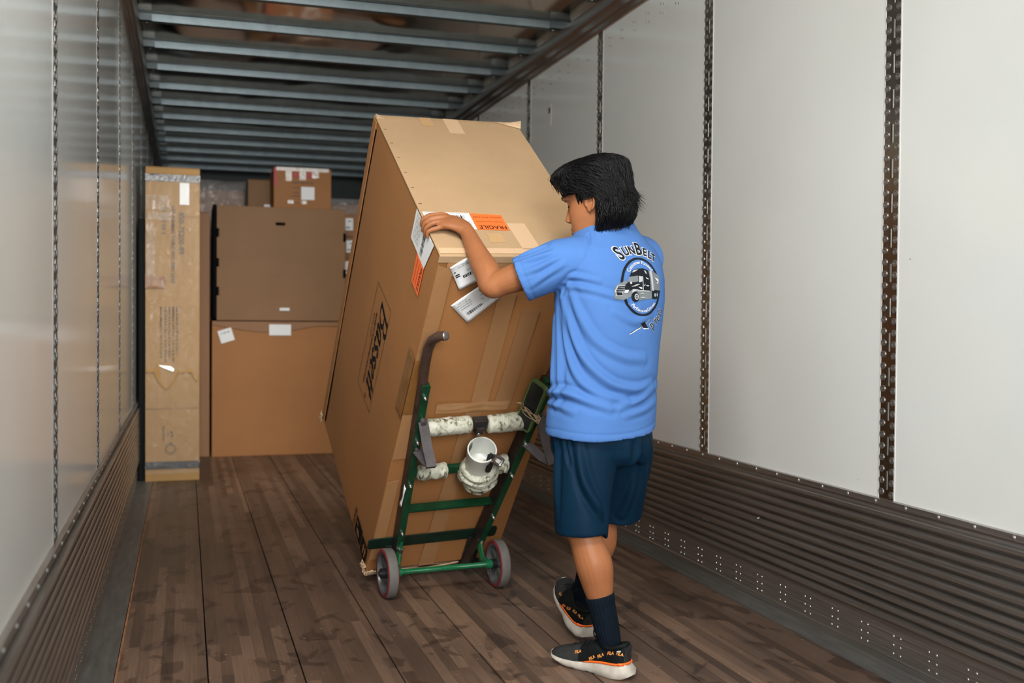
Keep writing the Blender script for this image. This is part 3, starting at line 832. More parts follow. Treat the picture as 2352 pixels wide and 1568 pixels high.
GL = {  # italic serif letters, unit x-height 1, drawn with a broad pen
    'B': (1.55, [[(0.5, 1.62), (0.35, 0.8), (0.18, 0.02)], [(0.05, 0.0), (0.42, 0.03)], [(0.22, 1.62), (0.62, 1.65)], [(0.55, 1.6), (1.1, 1.66), (1.36, 1.35), (1.1, 0.98), (0.5, 0.86)], [(0.5, 0.86), (1.05, 0.9), (1.32, 0.55), (1.05, 0.1), (0.55, -0.02), (0.2, 0.03)]]),
    'a': (1.05, [[(0.82, 0.85), (0.62, 1.0), (0.3, 0.85), (0.1, 0.4), (0.2, 0.04), (0.45, 0.08), (0.75, 0.6)], [(0.86, 1.0), (0.74, 0.4), (0.78, 0.04), (1.0, 0.12)]]),
    's': (0.86, [[(0.72, 0.82), (0.62, 0.98), (0.38, 0.95), (0.28, 0.74), (0.44, 0.54), (0.62, 0.34), (0.55, 0.06), (0.28, -0.02), (0.08, 0.16)]]),
    'e': (0.9, [[(0.16, 0.42), (0.5, 0.5), (0.7, 0.76), (0.56, 0.99), (0.3, 0.86), (0.12, 0.46), (0.2, 0.06), (0.46, 0.0), (0.76, 0.22)]]),
    't': (0.62, [[(0.46, 1.42), (0.3, 0.7), (0.24, 0.12), (0.36, 0.0), (0.6, 0.14)], [(0.06, 0.92), (0.66, 0.96)]]),
}


def pen_word(word, xh, sl=0.12):
    gs = []; x = 0
    for ch in word:
        adv, st = GL[ch]
        g = pen([[((x+px+sl*py)*xh, py*xh) for px, py in s_] for s_ in st], 0.27*xh, 0.35)
        gs.append(g); x += adv
    return merge2d(gs), x*xh


g, wl_ = pen_word('Bassett', 0.0675)
lg = MB(); put2d(lg, g, (xo, 0.440, 1.122), ex, ey)
put2d(lg, text_geo('\u00ae', 0.032), (xo, 0.425, 0.636), ex, ey)
put2d(lg, text_geo('BASSETT FURNITURE INDUSTRIES', 0.0245, bold=0.0003), (xo, 0.475, 0.85), ex, ey)
put2d(lg, text_geo('Bassett, Virginia', 0.02), (xo, 0.501, 0.95), ex, ey)
lg.build_each('printed_lettering', [M_INK], BC, label='black script lettering with small print')
# handling symbols in the bottom corner: two black squares with pale pictures, and a word above
sy_ = MB(); pz = 0.006
sy_.prism([(xo, q, z) for q, z in ((0.215, 0.025), (0.215, 0.118), (0.118, 0.118), (0.118, 0.025))], (-0.0003, 0, 0))
sy_.prism([(xo, q, z) for q, z in ((0.108, 0.022), (0.108, 0.112), (0.02, 0.112), (0.02, 0.022))], (-0.0003, 0, 0))
put2d(sy_, text_geo('FRAGILE', 0.034, bold=0.0006), (xo, 0.245, 0.075), ex, ey)
for q0 in (0.166,):
    sy_.prism([(xo-0.0006, q0+dx_, z) for dx_, z in ((-0.022, 0.045), (0.0, 0.072), (0.03, 0.06), (0.012, 0.044))], (-0.0002, 0, 0), 1)
    sy_.prism([(xo-0.0006, q0+dx_, z) for dx_, z in ((0.01, 0.085), (0.034, 0.1), (0.034, 0.085))], (-0.0002, 0, 0), 1)
for q0 in (0.045, 0.07):
    sy_.prism([(xo-0.0006, q0+dx_, z) for dx_, z in ((-0.006, 0.04), (-0.006, 0.075), (-0.013, 0.075), (0.0, 0.098), (0.013, 0.075), (0.006, 0.075), (0.006, 0.04))], (-0.0002, 0, 0), 1)
sy_.build_each('handling_symbol', [M_INK, KRAFT], BC)


def sheet(name, pts, nrm, m, parent=BC, label=None, th=0.0006):
    mb = MB(); mb.prism([Vector(p) for p in pts], Vector(nrm)*th)
    return mb.build(name, [m], parent, label=label)


# label across the lid: white part with bar code, orange part with its warning (read from the far side)
zt = BL+0.0028
lb = sheet('shipping_label', [(0.004, 0.148, zt), (0.177, 0.147, zt), (0.177, 0.249, zt), (0.004, 0.252, zt)], (0, 0, 1), M_PAPER, label='white label with bar code')
ex, ey = Vector((-1, 0, 0)), Vector((0, -1, 0)); pm = MB(); zz = zt+0.001
put2d(pm, barcode(-0.062, -0.033, 0.062, -0.012, 3), (0.09, 0.2, zz), ex, ey)
put2d(pm, text_geo('SKU', 0.024), (0.147, 0.190, zz), ex, ey, 1)
for k_, (yy, x0, x1) in enumerate(((-0.046, -0.08, 0.08), (0.022, -0.078, -0.05), (0.032, -0.078, -0.045), (0.042, -0.08, -0.06))): put2d(pm, smallprint(x0, yy, x1, 0.0045, 40+k_), (0.09, 0.2, zz), ex, ey, 1)
pm.build_each('label_print', [M_INK, M_PRINT], lb)
lb = sheet('fragile_label', [(0.1775, 0.1465, zt), (0.300, 0.1435, zt), (0.298, 0.240, zt), (0.1775, 0.2485, zt)], (0, 0, 1), M_ORANGE, label='fluorescent orange label reading FRAGILE')
pm = MB()
put2d(pm, text_geo('FRAGILE', 0.0285, bold=0.0003, space=1.0), (0.242, 0.162, zz), ex, ey)
put2d(pm, text_geo('HANDLE WITH CARE', 0.0115), (0.238, 0.224, zz), ex, ey); put2d(pm, smallprint(-0.05, 0, 0.05, 0.004, 50), (0.238, 0.196, zz), ex, ey)
pm.build_each('label_print', [M_INK], lb)
# its twin on the left face
xl = -0.0046
lb = sheet('shipping_label', [(xl, 0.285, 1.655), (xl, 0.283, 1.535), (xl, 0.103, 1.528), (xl, 0.060, 1.655)], (-1, 0, 0), M_PAPER, label='white label folded on the left face')
ex, ey = Vector((0, 0, -1)), Vector((0, -1, 0)); pm = MB(); xx = xl-0.001
put2d(pm, barcode(-0.055, -0.02, 0.05, 0.005, 8), (xx, 0.15, 1.59), ex, ey)
for k_ in range(6): put2d(pm, smallprint(-0.05, -0.045-0.012*k_, 0.05, 0.005, 60+k_), (xx, 0.16, 1.6), ex, ey, 1)
pm.build_each('label_print', [M_INK, M_PRINT], lb)
lb = sheet('fragile_label', [(xl, 0.193, 1.530), (xl, 0.189, 1.41), (xl, 0.102, 1.407), (xl, 0.103, 1.527)], (-1, 0, 0), M_ORANGE, label='orange FRAGILE label on the left face')
pm = MB(); put2d(pm, text_geo('FRAGILE', 0.026, bold=0.0003), (xx, 0.121, 1.468), ex, ey)
put2d(pm, text_geo('HANDLE WITH CARE', 0.0105), (xx, 0.172, 1.468), ex, ey); put2d(pm, smallprint(-0.045, 0, 0.045, 0.004, 55), (xx, 0.149, 1.468), ex, ey)
pm.build_each('label_print', [M_INK], lb)


# two loose paper labels on the front face
def front_label(pts, name, label, curl, seed):
    """pts: TL, BL, BR, TR as (a, u) on the front face; a sheet whose corners lift off"""
    mb = MB(); n = 10; vs = []; fs = []
    TLp, BLp, BRp, TRp = [np.array(p) for p in pts]
    for j in range(n+1):
        for i in range(n+1):
            s_, t_ = i/n, j/n
            p = (1-s_)*(1-t_)*TLp+(1-s_)*t_*BLp+s_*t_*BRp+s_*(1-t_)*TRp
            vs.append((p[0], -0.0072-curl*(t_**4*0.8+(1-t_)**5*(1-s_)**3), p[1]))
    for j in range(n):
        for i in range(n):
            q = j*(n+1)+i; fs.append((q, q+1, q+n+2, q+n+1))
    mb.add(vs, fs); o = mb.build(name, [M_PAPER], BC, smooth=True, label=label)
    so = o.modifiers.new('paper', 'SOLIDIFY'); so.thickness = 0.0005
    ux = Vector((TRp[0]-TLp[0], 0, TRp[1]-TLp[1])); wx = ux.length; ux.normalize()
    uy = Vector((TLp[0]-BLp[0], 0, TLp[1]-BLp[1])); hy = uy.length; uy.normalize()
    return o, Vector((BLp[0], -0.0086, BLp[1])), ux, uy, wx, hy


o, O, ux, uy, wx, hy = front_label([(0.038, 1.618), (0.093, 1.522), (0.205, 1.598), (0.15, 1.694)], 'packing_slip', 'white slip with bar code tucked behind the forearm', 0.008, 1)
pm = MB()
put2d(pm, barcode(0.03, 0.028, 0.13, 0.048, 12), O, ux, uy)
for k_, (x0, y0_, x1) in enumerate(((0.02, 0.085, 0.1), (0.025, 0.092, 0.08), (0.05, 0.06, 0.1), (0.06, 0.014, 0.09), (0.06, 0.008, 0.085))): put2d(pm, smallprint(x0, y0_, x1, 0.0045, 70+k_), O, ux, uy, 1)
for y0_, x1 in ((0.072, 0.012), (0.058, 0.022), (0.050, 0.022)): put2d(pm, rect2d(0.006, y0_, x1, y0_+0.005), O, ux, uy)
pm.build_each('label_print', [M_INK, M_PRINT], o)
o, O, ux, uy, wx, hy = front_label([(0.077, 1.452), (0.158, 1.372), (0.256, 1.487), (0.180, 1.547)], 'packing_slip', 'white slip reading 5A below the elbow', 0.003, 2)
pm = MB(); O = O+Vector((0, 0.0005, 0))
put2d(pm, barcode(0.02, 0.028, 0.095, 0.043, 14), O, ux, uy)
put2d(pm, text_geo('5A', 0.022, bold=0.0004), O+ux*0.122+uy*0.092, ux, uy)
for k_, (s_, yy) in enumerate((('792291', 0.074), ('SO DO R', 0.058), ('11-31372', 0.04))): put2d(pm, text_geo(s_, 0.0125), O+ux*0.118+uy*yy, ux, uy, 1)
for k_, (x0, y0_, x1) in enumerate(((0.01, 0.095, 0.06), (0.01, 0.085, 0.07), (0.01, 0.075, 0.07), (0.015, 0.064, 0.06), (0.03, 0.018, 0.09), (0.03, 0.010, 0.08), (0.105, 0.012, 0.14))): put2d(pm, smallprint(x0, y0_, x1, 0.0045, 80+k_), O, ux, uy, 1)
pm.build_each('label_print', [M_INK, M_PRINT], o)
# ================================================================ the hand truck, in the carton's tilted frame
HT = thing('hand_truck', 'green steel hand truck with two grey wheels carrying the large carton', 'hand truck', BM)
M_GREEN = mat('chipped_green_paint', (0.003, 0.046, 0.018), 0.35, var=0.35, scale=22, bump=0.08, bscale=40)
M_GREENB = mat('bright_green_paint', (0.006, 0.12, 0.045), 0.28, var=0.2, scale=30)
M_DSTEEL = mat('dark_worn_steel', (0.035, 0.03, 0.028), 0.45, 0.4, var=0.5, scale=16, bump=0.1, bscale=30)
M_STEEL = mat('grey_steel', (0.105, 0.092, 0.094), 0.45, 0.5, var=0.2, scale=20)
M_CHROME = mat('bolt_steel', (0.6, 0.59, 0.56), 0.28, 1.0)
M_RUST = mat('rubbed_brown_grip', (0.075, 0.042, 0.03), 0.42, 0.2, var=0.4, scale=18, bump=0.1, bscale=50)
M_TYRE = mat('grey_rubber', (0.115, 0.108, 0.098), 0.75, var=0.12, scale=40, bump=0.05)
M_TYRERED = mat('red_tyre_edge', (0.17, 0.02, 0.03), 0.6, var=0.3, scale=30)
M_WHEELG = mat('grey_cast_wheel', (0.15, 0.16, 0.16), 0.4, 0.6, var=0.15)
M_HUB = mat('black_hub', (0.012, 0.012, 0.013), 0.3)


def wrapmat():
    m, nt, b = nodes('grubby_white_tape_wrap')
    tc = N(nt, 'ShaderNodeTexCoord'); mp = N(nt, 'ShaderNodeMapping'); mp.inputs['Scale'].default_value = (1, 1, 0.6)
    nt.links.new(tc.outputs['Object'], mp.inputs['Vector'])
    n1 = N(nt, 'ShaderNodeTexNoise', Scale=30.0, Detail=6.0, Roughness=0.62, Distortion=1.6); nt.links.new(mp.outputs['Vector'], n1.inputs['Vector'])
    r = ramp(nt, [(0.34, (0.035, 0.035, 0.025)), (0.42, (0.30, 0.29, 0.21)), (0.5, (0.50, 0.50, 0.39)), (0.72, (0.63, 0.63, 0.53))]); nt.links.new(n1.outputs['Fac'], r.inputs['Fac'])
    nt.links.new(r.outputs['Color'], b.inputs['Base Color']); b.inputs['Roughness'].default_value = 0.4
    bp = N(nt, 'ShaderNodeBump', Strength=0.5, Distance=0.01); nt.links.new(n1.outputs['Fac'], bp.inputs['Height']); nt.links.new(bp.outputs['Normal'], b.inputs['Normal'])
    return m


M_WRAP = wrapmat()
la = lambda u_: 0.1115-0.0645*u_      # left rail
ra = lambda u_: 0.446+0.082*u_        # right rail
# side rails: channel with the green flange to the back
for side, fa, lab in (('l', la, None), ('r', ra, None)):
    u0, u1 = (0.07, 1.125) if side == 'l' else (0.0, 1.105)
    wdk = 0.031 if side == 'l' else 0.029; dp = -0.058 if side == 'l' else -0.07
    b = MB()
    fl0 = 0.215
    b.loft([[(fa(u_)-wdk*0.5, -0.008, u_), (fa(u_)-wdk*0.5, dp, u_), (fa(u_)-wdk*0.5+0.005, dp, u_), (fa(u_)-wdk*0.5+0.005, -0.014, u_), (fa(u_)+wdk*0.5, -0.014, u_), (fa(u_)+wdk*0.5, -0.008, u_)] for u_ in (u0, 0.5, u1)])
    r_ = b.build('side_rail', [M_DSTEEL], HT, bevel=0.0015, label='dark worn side rail')
    g = MB(); uf0 = 0.16
    g.loft([[(fa(u_)-wdk*0.5+0.001, dp, u_), (fa(u_)-wdk*0.5+0.001, dp-0.005, u_), (fa(u_)+wdk*0.5, dp-0.005, u_), (fa(u_)+wdk*0.5, dp, u_)] for u_ in (uf0, 0.5, u1-0.0)])
    g.build('rail_flange', [M_GREEN], r_, bevel=0.0012, label='green flange')
    for u_ in ((0.31, 0.60, 0.84, 1.07) if side == 'l' else (0.37, 0.62, 0.80, 1.07)):
        bo = MB(); bo.cyl((fa(u_), dp-0.005, u_), (fa(u_), dp-0.013, u_), 0.008, 6); bo.cyl((fa(u_), dp-0.012, u_), (fa(u_), dp-0.021, u_), 0.004, 8)
        bo.build('bolt', [M_CHROME], r_, bevel=0.0008)
# handle grips: bent tubes rising from the rails and turning back
for side, fa in (('l', la), ('r', ra)):
    x = fa(1.1); s = 1
    tip = (x+0.052, -0.098, 1.352) if side == 'l' else (x-0.01, -0.12, 1.40)
    path = [(0.044, -0.034, 1.0), (0.034, -0.034, 1.12), (0.024, -0.036, 1.21), (0.0185, -0.043, 1.285), (0.020, -0.055, 1.335), (0.031, -0.078, 1.373), (0.046, -0.10, 1.392)]
    if side == 'r': path = [(x, -0.034, 1.00), (x+0.01, -0.034, 1.12), (x+0.02, -0.036, 1.22), (x+0.03, -0.045, 1.30), (x+0.03, -0.07, 1.335), (x+0.02, -0.10, 1.345), (x+0.01, -0.125, 1.348)]
    hb = MB(); hb.tube(path, [0.0165, 0.0175, 0.018, 0.018, 0.018, 0.0175, 0.0165], n=16, mi=0)
    e = Vector(path[-1]); d_ = (e-Vector(path[-2])).normalized(); hb.dome(e, d_, 0.0162, 0.006, 1, n=16)
    hb.build('handle_grip', [M_RUST, mat('worn_tip', (0.2, 0.17, 0.15), 0.35, 0.6)], HT, smooth=True, angle=50, label='brown rubbed handle')
    rd = MB(); rd.box((x-0.0165, -0.0625, 1.095), (x+0.0165, -0.03, 1.118)); rd.build('grip_socket', [M_GREEN], HT, bevel=0.002)


def lump(mb, a, b, r, seed, amp=0.12, nseg=26, n=24, mi=0, flat=1.0):
    """wrapped roll: a tube with layered, uneven windings"""
    a, b = Vector(a), Vector(b); ax = (b-a).normalized(); p = ax.orthogonal().normalized(); q = ax.cross(p); rings = []
    for i in range(nseg+1):
        t_ = i/nseg; c_ = a.lerp(b, t_); rg = []
        end = min(1.0, 6*min(t_, 1-t_)+0.72)
        for j in range(n):
            g = 2*math.pi*j/n
            wv = noise.noise(Vector((math.cos(g)*1.6+seed, math.sin(g)*1.6, t_*5)))*amp+0.05*((t_*7+g/6.28) % 1.0)
            rg.append(c_+(p*math.cos(g)+q*math.sin(g)*flat)*(r*end*(1+wv)))
        rings.append(rg)
    mb.loft(rings, mi)


# cross bars
cbm = MB(); cbm.box((la(0.9), -0.05, 0.875), (ra(0.9), -0.03, 0.92)); cbm.build('cross_bar', [M_DSTEEL], HT, bevel=0.003)
cbm = MB(); cbm.box((la(0.65), -0.05, 0.63), (ra(0.65), -0.03, 0.67)); cbm.build('cross_bar', [M_GREEN], HT, bevel=0.003)
cbm = MB(); cbm.loft([[(x, -0.058, 0.44), (x, -0.058, 0.435), (x, -0.02, 0.435), (x, -0.02, 0.39), (x, -0.026, 0.386), (x, -0.026, 0.43), (x, -0.06, 0.431)] for x in (la(0.41)+0.004, ra(0.41)-0.006)])
cbm.build('cross_bar', [M_GREEN], HT, bevel=0.0015)
for (x0, x1, u_, r_, sd) in ((0.083, 0.268, 0.897, 0.034, 1), (0.333, 0.497, 0.897, 0.036, 5)):
    wb = MB(); lump(wb, (x0, -0.045, u_-0.004), (x1, -0.045, u_+0.002), r_, sd, 0.10); wb.build('tape_wrap', [M_WRAP], HT, smooth=True, label='grubby white tape wound round the upper bar')
for (x0, x1, u_, r_, sd) in ((0.095, 0.22, 0.648, 0.031, 9), (0.43, 0.475, 0.66, 0.036, 13)):
    wb = MB(); lump(wb, (x0, -0.045, u_), (x1, -0.045, u_), r_, sd, 0.22); wb.build('tape_wrap', [M_WRAP], HT, smooth=True, label='dirty tape wound round the lower bar')
ck = MB(); ck.box((0.272, -0.062, 0.885), (0.33, -0.03, 0.925)); ck.box((0.285, -0.07, 0.86), (0.318, -0.04, 0.895)); ck.cyl((0.295, -0.07, 0.87), (0.295, -0.078, 0.87), 0.007, 8, 1)
ck.build('bar_clamp', [M_DSTEEL, M_CHROME], HT, bevel=0.003)
# toe plate heel across the rails, and the nose under the carton
tpm = MB(); n = 7; x0, x1, z0, z1, r = -0.022, 0.556, 0.160, 0.222, 0.014
pl = []
for cx, cz, a0 in ((x1-r, z1-r, 0), (x0+r, z1-r, 90), (x0+r, z0+r, 180), (x1-r, z0+r, 270)):
    pl += [(cx+r*math.cos(math.radians(a0+90*i/n)), -0.0065, cz+r*math.sin(math.radians(a0+90*i/n))) for i in range(n+1)]
tpm.prism(pl, (0, -0.006, 0)); tpm.build('heel_plate', [mat('black_green_plate', (0.006, 0.022, 0.014), 0.3, var=0.5, scale=10)], HT, bevel=0.001, label='dark plate across the foot')
np_ = MB(); np_.box((0.03, -0.012, -0.028), (0.53, 0.20, -0.022)); np_.box((0.06, -0.014, -0.028), (0.13, -0.008, 0.17)); np_.box((0.43, -0.014, -0.028), (0.50, -0.008, 0.17))
np_.build('toe_plate', [M_DSTEEL], HT, bevel=0.0015)
# axle and wheels: world points brought into this frame
BMi = BM.inverted()
WLc = Vector((0.784, 4.138, 0.1)); WRc = Vector((1.2645, 4.1815, 0.1))
ax = (WRc-WLc).normalized()
L_ = BMi.to_3x3() @ ax; cl, cr2 = BMi @ WLc, BMi @ WRc
axm = MB(); axm.cyl(cl-L_*0.01, cr2+L_*0.01, 0.0115, 20); axm.build('axle', [mat('axle_green_paint', (0.005, 0.115, 0.042), 0.1, spec=0.9, var=0.15, scale=40)], HT, smooth=True, angle=40, label='glossy green axle tube')
for cw, s, fa in ((cl, 1, la), (cr2, -1, ra)):     # brackets from rail to axle
    br = MB(); base = Vector((fa(0.19)+0.002*s, -0.052, 0.19)); hub = cw+L_*(0.043*s)
    mid = (base+hub)/2+Vector((0, -0.012, -0.035))
    path = [base+Vector((0, 0, 0.06)), base, mid, hub]
    br.tube(path, [0.018, 0.026, 0.025, 0.021], n=10, flat=0.4, up=Vector((1, 0, 0)))
    br.cyl(hub-L_*0.014, hub+L_*0.014, 0.0185, 16)
    b_ = br.build('axle_bracket', [M_GREENB], HT, smooth=True, angle=45, label='bright green axle bracket')
    bo = MB(); p0 = Vector((fa(0.2)+0.003, -0.064, 0.215)); bo.box(p0-Vector((0.017, 0.006, 0.003)), p0+Vector((0.017, 0.002, 0.003)))
    bo.cyl(p0+Vector((0, -0.004, -0.003)), p0+Vector((0.0, -0.014, -0.022)), 0.010, 6); bo.cyl(p0+Vector((0, -0.014, -0.022)), p0+Vector((0.002, -0.03, -0.052)), 0.005, 10)
    bo.build('bolt', [M_CHROME], b_, smooth=True, angle=40)
    bo = MB(); q = hub+Vector((0, -0.012, -0.012)); bo.cyl(q, q+Vector((0, -0.006, -0.014)), 0.0075, 6); bo.cyl(q, q+Vector((0, -0.010, -0.024)), 0.0035, 8); bo.build('bolt', [M_CHROME], b_)
upv = BMi.to_3x3() @ Vector((0, 0, 1)); fwv = L_.cross(upv).normalized()


def wheel(cw, out):
    R, hw = 0.100, 0.0215
    t_ = MB()
    prof = [(R-0.017, -hw), (R-0.006, -hw-0.001), (R-0.0015, -hw+0.003), (R, -hw+0.008), (R, hw-0.008), (R-0.0015, hw-0.003), (R-0.006, hw+0.001), (R-0.017, hw)]
    ns = 56; rings = [[cw+(upv*math.cos(2*math.pi*i/ns)+fwv*math.sin(2*math.pi*i/ns))*r_+L_*x_ for r_, x_ in prof] for i in range(ns)]
    base = len(t_.v); k_ = len(prof)
    for rg in rings: t_.v += [tuple(p) for p in rg]
    for i in range(ns):
        for j in range(k_):
            t_.f.append((i*k_+j, i*k_+(j+1) % k_, ((i+1) % ns)*k_+(j+1) % k_, ((i+1) % ns)*k_+j)); t_.m.append(1 if j in (0, 1, 5, 6) else 0)
    w_ = t_.build('wheel', [M_TYRE, M_TYRERED], HT, smooth=True, angle=50, label='grey rubber wheel with red edges')
    c_ = MB()
    prof = [(R-0.0165, -hw+0.001), (R-0.0165, hw-0.001), (R-0.022, hw-0.001), (R-0.027, 0.008), (R-0.027, -0.008), (R-0.022, -hw+0.001)]
    rings = [[cw+(upv*math.cos(2*math.pi*i/ns)+fwv*math.sin(2*math.pi*i/ns))*r_+L_*x_ for r_, x_ in prof] for i in range(ns+1)]
    c_.loft(rings, cap=False)
    for i in range(5):
        g = 2*math.pi*i/5+0.3; d_ = upv*math.cos(g)+fwv*math.sin(g)
        c_.tube([cw+d_*0.018, cw+d_*0.045, cw+d_*(R-0.022)], [0.020, 0.014, 0.02], n=10, flat=0.45, up=L_)
    c_.build('wheel_centre', [M_WHEELG], w_, smooth=True, angle=40, label='grey cast spokes')
    h_ = MB(); h_.cyl(cw-L_*0.03, cw+L_*0.03, 0.021, 20); h_.cyl(cw-L_*0.037, cw+L_*0.037, 0.012, 12); h_.build('hub', [M_HUB], w_, smooth=True, angle=40, label='black hub')


wheel(cl, -1); wheel(cr2, 1)
# folding stair braces: flat steel straps bent into a hook behind each rail
for side, x, s in (('l', la(0.9), 1), ('r', ra(0.86), -1)):
    sb = MB()
    if side == 'l':
        top = Vector((0.056, -0.072, 0.955)); low = Vector((0.090, -0.17, 0.80)); back = Vector((0.062, -0.072, 0.80))
    else:
        top = Vector((0.529, -0.07, 0.957)); low = Vector((0.60, -0.17, 0.76)); back = Vector((0.512, -0.07, 0.80))
    wdir = Vector((1, -0.25 if side == 'l' else 0.15, 0.12)).normalized(); pth = [top, top.lerp(low, 0.5), low+Vector((0, 0.0, 0.015)), low+Vector((0, 0.010, -0.002)), low+Vector((0, 0.022, 0.004)), low.lerp(back, 0.4), back]
    rings = []
    for i, q in enumerate(pth):
        tg = (pth[min(i+1, len(pth)-1)]-pth[max(i-1, 0)]).normalized(); w1 = (wdir-tg*wdir.dot(tg)).normalized()*0.0185; n1 = tg.cross(w1).normalized()*0.003
        rings.append([q+w1+n1, q-w1+n1, q-w1-n1, q+w1-n1])
    sb.loft(rings)
    sb.cyl(top+Vector((0, 0.012, 0)), top-Vector((0, 0.012, 0)), 0.011, 10); sb.cyl(back+Vector((0, 0.012, 0)), back-Vector((0, 0.006, 0)), 0.009, 10)
    sb.build('stair_brace', [M_STEEL], HT, smooth=True, angle=35, label='bent grey steel strap')
# white sleeve taped to the lower bar, with its rim and base wrapping
cb_ = Vector((0.340, -0.075, 0.655)); ct = cb_+Vector((-0.034, -0.042, 0.175)); axc = (ct-cb_).normalized()
M_CUP = mat('white_plastic', (0.62, 0.63, 0.58), 0.3, var=0.05)
pq_ = axc.orthogonal().normalized(); qq_ = axc.cross(pq_)
cup = MB(); R = 0.057
rg = lambda r_, h_: [cb_+axc*h_+(pq_*math.cos(2*math.pi*i/40)+qq_*math.sin(2*math.pi*i/40))*r_ for i in range(40)]
hC = (ct-cb_).length
cup.loft([rg(R-0.006, 0), rg(R-0.003, 0.02), rg(R, hC-0.006), rg(R+0.001, hC-0.002), rg(R-0.001, hC), rg(R-0.0045, hC), rg(R-0.0055, hC-0.003), rg(R-0.007, 0.075), rg(R-0.012, 0.068), rg(R-0.03, 0.066)])
co = cup.build('cup_holder', [M_CUP], HT, smooth=True, angle=60, label='white plastic cup taped to the lower bar')
gk = MB(); gg = [cb_+axc*(hC*q)+(pq_*math.cos(g)+qq_*math.sin(g))*(R-0.0075) for q, g in ((0.95, 1.35), (0.95, 1.85), (0.72, 1.95), (0.66, 1.5), (0.74, 1.3))]
wb = MB()
for k_, (h0, h1, r_) in enumerate(((-0.03, 0.035, 0.075), (0.012, 0.062, 0.068), (-0.055, 0.0, 0.066))):
    lump(wb, cb_+axc*h0+Vector((0.004*k_, -0.010, 0)), cb_+axc*h1+Vector((-0.003*k_, -0.006, 0)), r_, 30+k_*7, 0.13, 16, 32)
wb.build('tape_wrap', [M_WRAP], HT, smooth=True, label='dirty film wound round the cup base')
rdm = MB()
for k_ in range(9):
    g = 3.6+0.33*k_; h_ = 0.052+0.01*math.sin(k_*2.3); d1 = pq_*math.cos(g)+qq_*math.sin(g); d2 = pq_*math.cos(g+0.16)+qq_*math.sin(g+0.16)
    rdm.add([cb_+axc*h_+d1*0.0655, cb_+axc*(h_-0.006)+d2*0.0655, cb_+axc*(h_+0.004)+d2*0.064, cb_+axc*(h_+0.009)+d1*0.0635], [(0, 1, 2, 3)])
rdm.build('red_tape_scrap', [M_RED], HT)
st2 = MB(); st2.prism([p for p in gg], -axc.cross(pq_)*0.0005); st2.build('dark_sticker', [mat('dirty_sticker', (0.1, 0.1, 0.08), 0.6, var=0.8, scale=120)], co, label='dark scuffed sticker inside the rim')
# gadget clipped on the cup rim: its own thing
toC = (BMi @ Vector((0, 0, CAM_H)) - ct).normalized()
G0 = ct+ba.dot(ba)*Vector((0.046, -0.046, -0.012))
gad = thing('clip_on_gadget', 'small black gadget with a silver frame clipped on the white cup rim', 'gadget', BM)
gx = Vector((0.82, -0.05, -0.57)).normalized(); gn = Vector((0.12, -0.93, 0.34)).normalized(); gy = gn.cross(gx).normalized(); gx = gy.cross(gn)


def rrect(c_, w_, h_, r, n=6):
    pts = []
    for sx_, sy_2, a0 in ((1, 1, 0), (-1, 1, 90), (-1, -1, 180), (1, -1, 270)):
        for i in range(n+1):
            g = math.radians(a0+90*i/n); pts.append(c_+gx*(sx_*(w_-r)+r*math.cos(g))+gy*(sy_2*(h_-r)+r*math.sin(g)))
    return pts


Gc = G0+gn*0.012
gb = MB(); gb.loft([rrect(Gc-gn*0.028, 0.016, 0.012, 0.007), rrect(Gc-gn*0.012, 0.021, 0.0165, 0.009), rrect(Gc, 0.0225, 0.0175, 0.009)]); gb.build('casing', [M_HUB], gad, smooth=True, angle=45)
gf = MB(); gf.loft([rrect(Gc-gn*0.002, 0.0245, 0.0195, 0.01), rrect(Gc+gn*0.005, 0.0245, 0.0195, 0.01), rrect(Gc+gn*0.006, 0.0205, 0.0155, 0.008), rrect(Gc+gn*0.001, 0.0200, 0.0150, 0.008)]); gf.build('silver_frame', [mat('silver_frame', (0.65, 0.65, 0.66), 0.2, 1.0)], gad, smooth=True, angle=45, label='silver frame')
gs_ = MB(); gs_.prism(rrect(Gc+gn*0.003, 0.0095, 0.0072, 0.002), gn*0.002); gs_.build('display', [mat('pale_display', (0.6, 0.62, 0.58), 0.3)], gad, label='pale rectangular display')
gc_ = MB(); gc_.tube([Gc-gn*0.018, G0-gn*0.02-gx*0.02+gy*0.002, ct+Vector((0.022, -0.03, -0.026))+axc*0.004, ct+Vector((0.018, -0.025, -0.035))-axc*0.055], [0.011, 0.012, 0.011, 0.012], n=8, flat=0.5)
gc_.tube([G0-gx*0.025-gn*0.012, ct+Vector((0.026, -0.040, -0.045)), ct+Vector((0.03, -0.034, -0.08))], [0.011, 0.016, 0.014], n=10)
gc_.build('clip', [M_HUB], gad, smooth=True, angle=45, label='black clip')
# dark slab with a green rim tied to the right rail with twine
sx0 = ra(0.96)
pc = Vector((0.482, -0.072, 1.005)); e1 = Vector((0.06, 0.0, 1.0)).normalized(); e2 = Vector((0.5, -0.85, 0.0)); e2 = (e2-e1*e2.dot(e1)).normalized(); e3 = e1.cross(e2)
gx, gy, gn = e1, e2, e3
sl = MB(); sl.loft([rrect(pc-e3*0.007, 0.112, 0.033, 0.012), rrect(pc-e3*0.008, 0.108, 0.029, 0.010), rrect(pc+e3*0.008, 0.108, 0.029, 0.010), rrect(pc+e3*0.007, 0.112, 0.033, 0.012)][::1])
slo = sl.build('side_pad', [mat('black_pad', (0.010, 0.011, 0.011), 0.25)], HT, smooth=True, angle=40, label='black side pad with a green rim')
rm = MB(); rm.loft([rrect(pc-e3*0.009, 0.116, 0.037, 0.014), rrect(pc+e3*0.0095, 0.116, 0.037, 0.014), rrect(pc+e3*0.0095, 0.109, 0.030, 0.011), rrect(pc-e3*0.009, 0.109, 0.030, 0.011), rrect(pc-e3*0.009, 0.116, 0.037, 0.014)], cap=False)
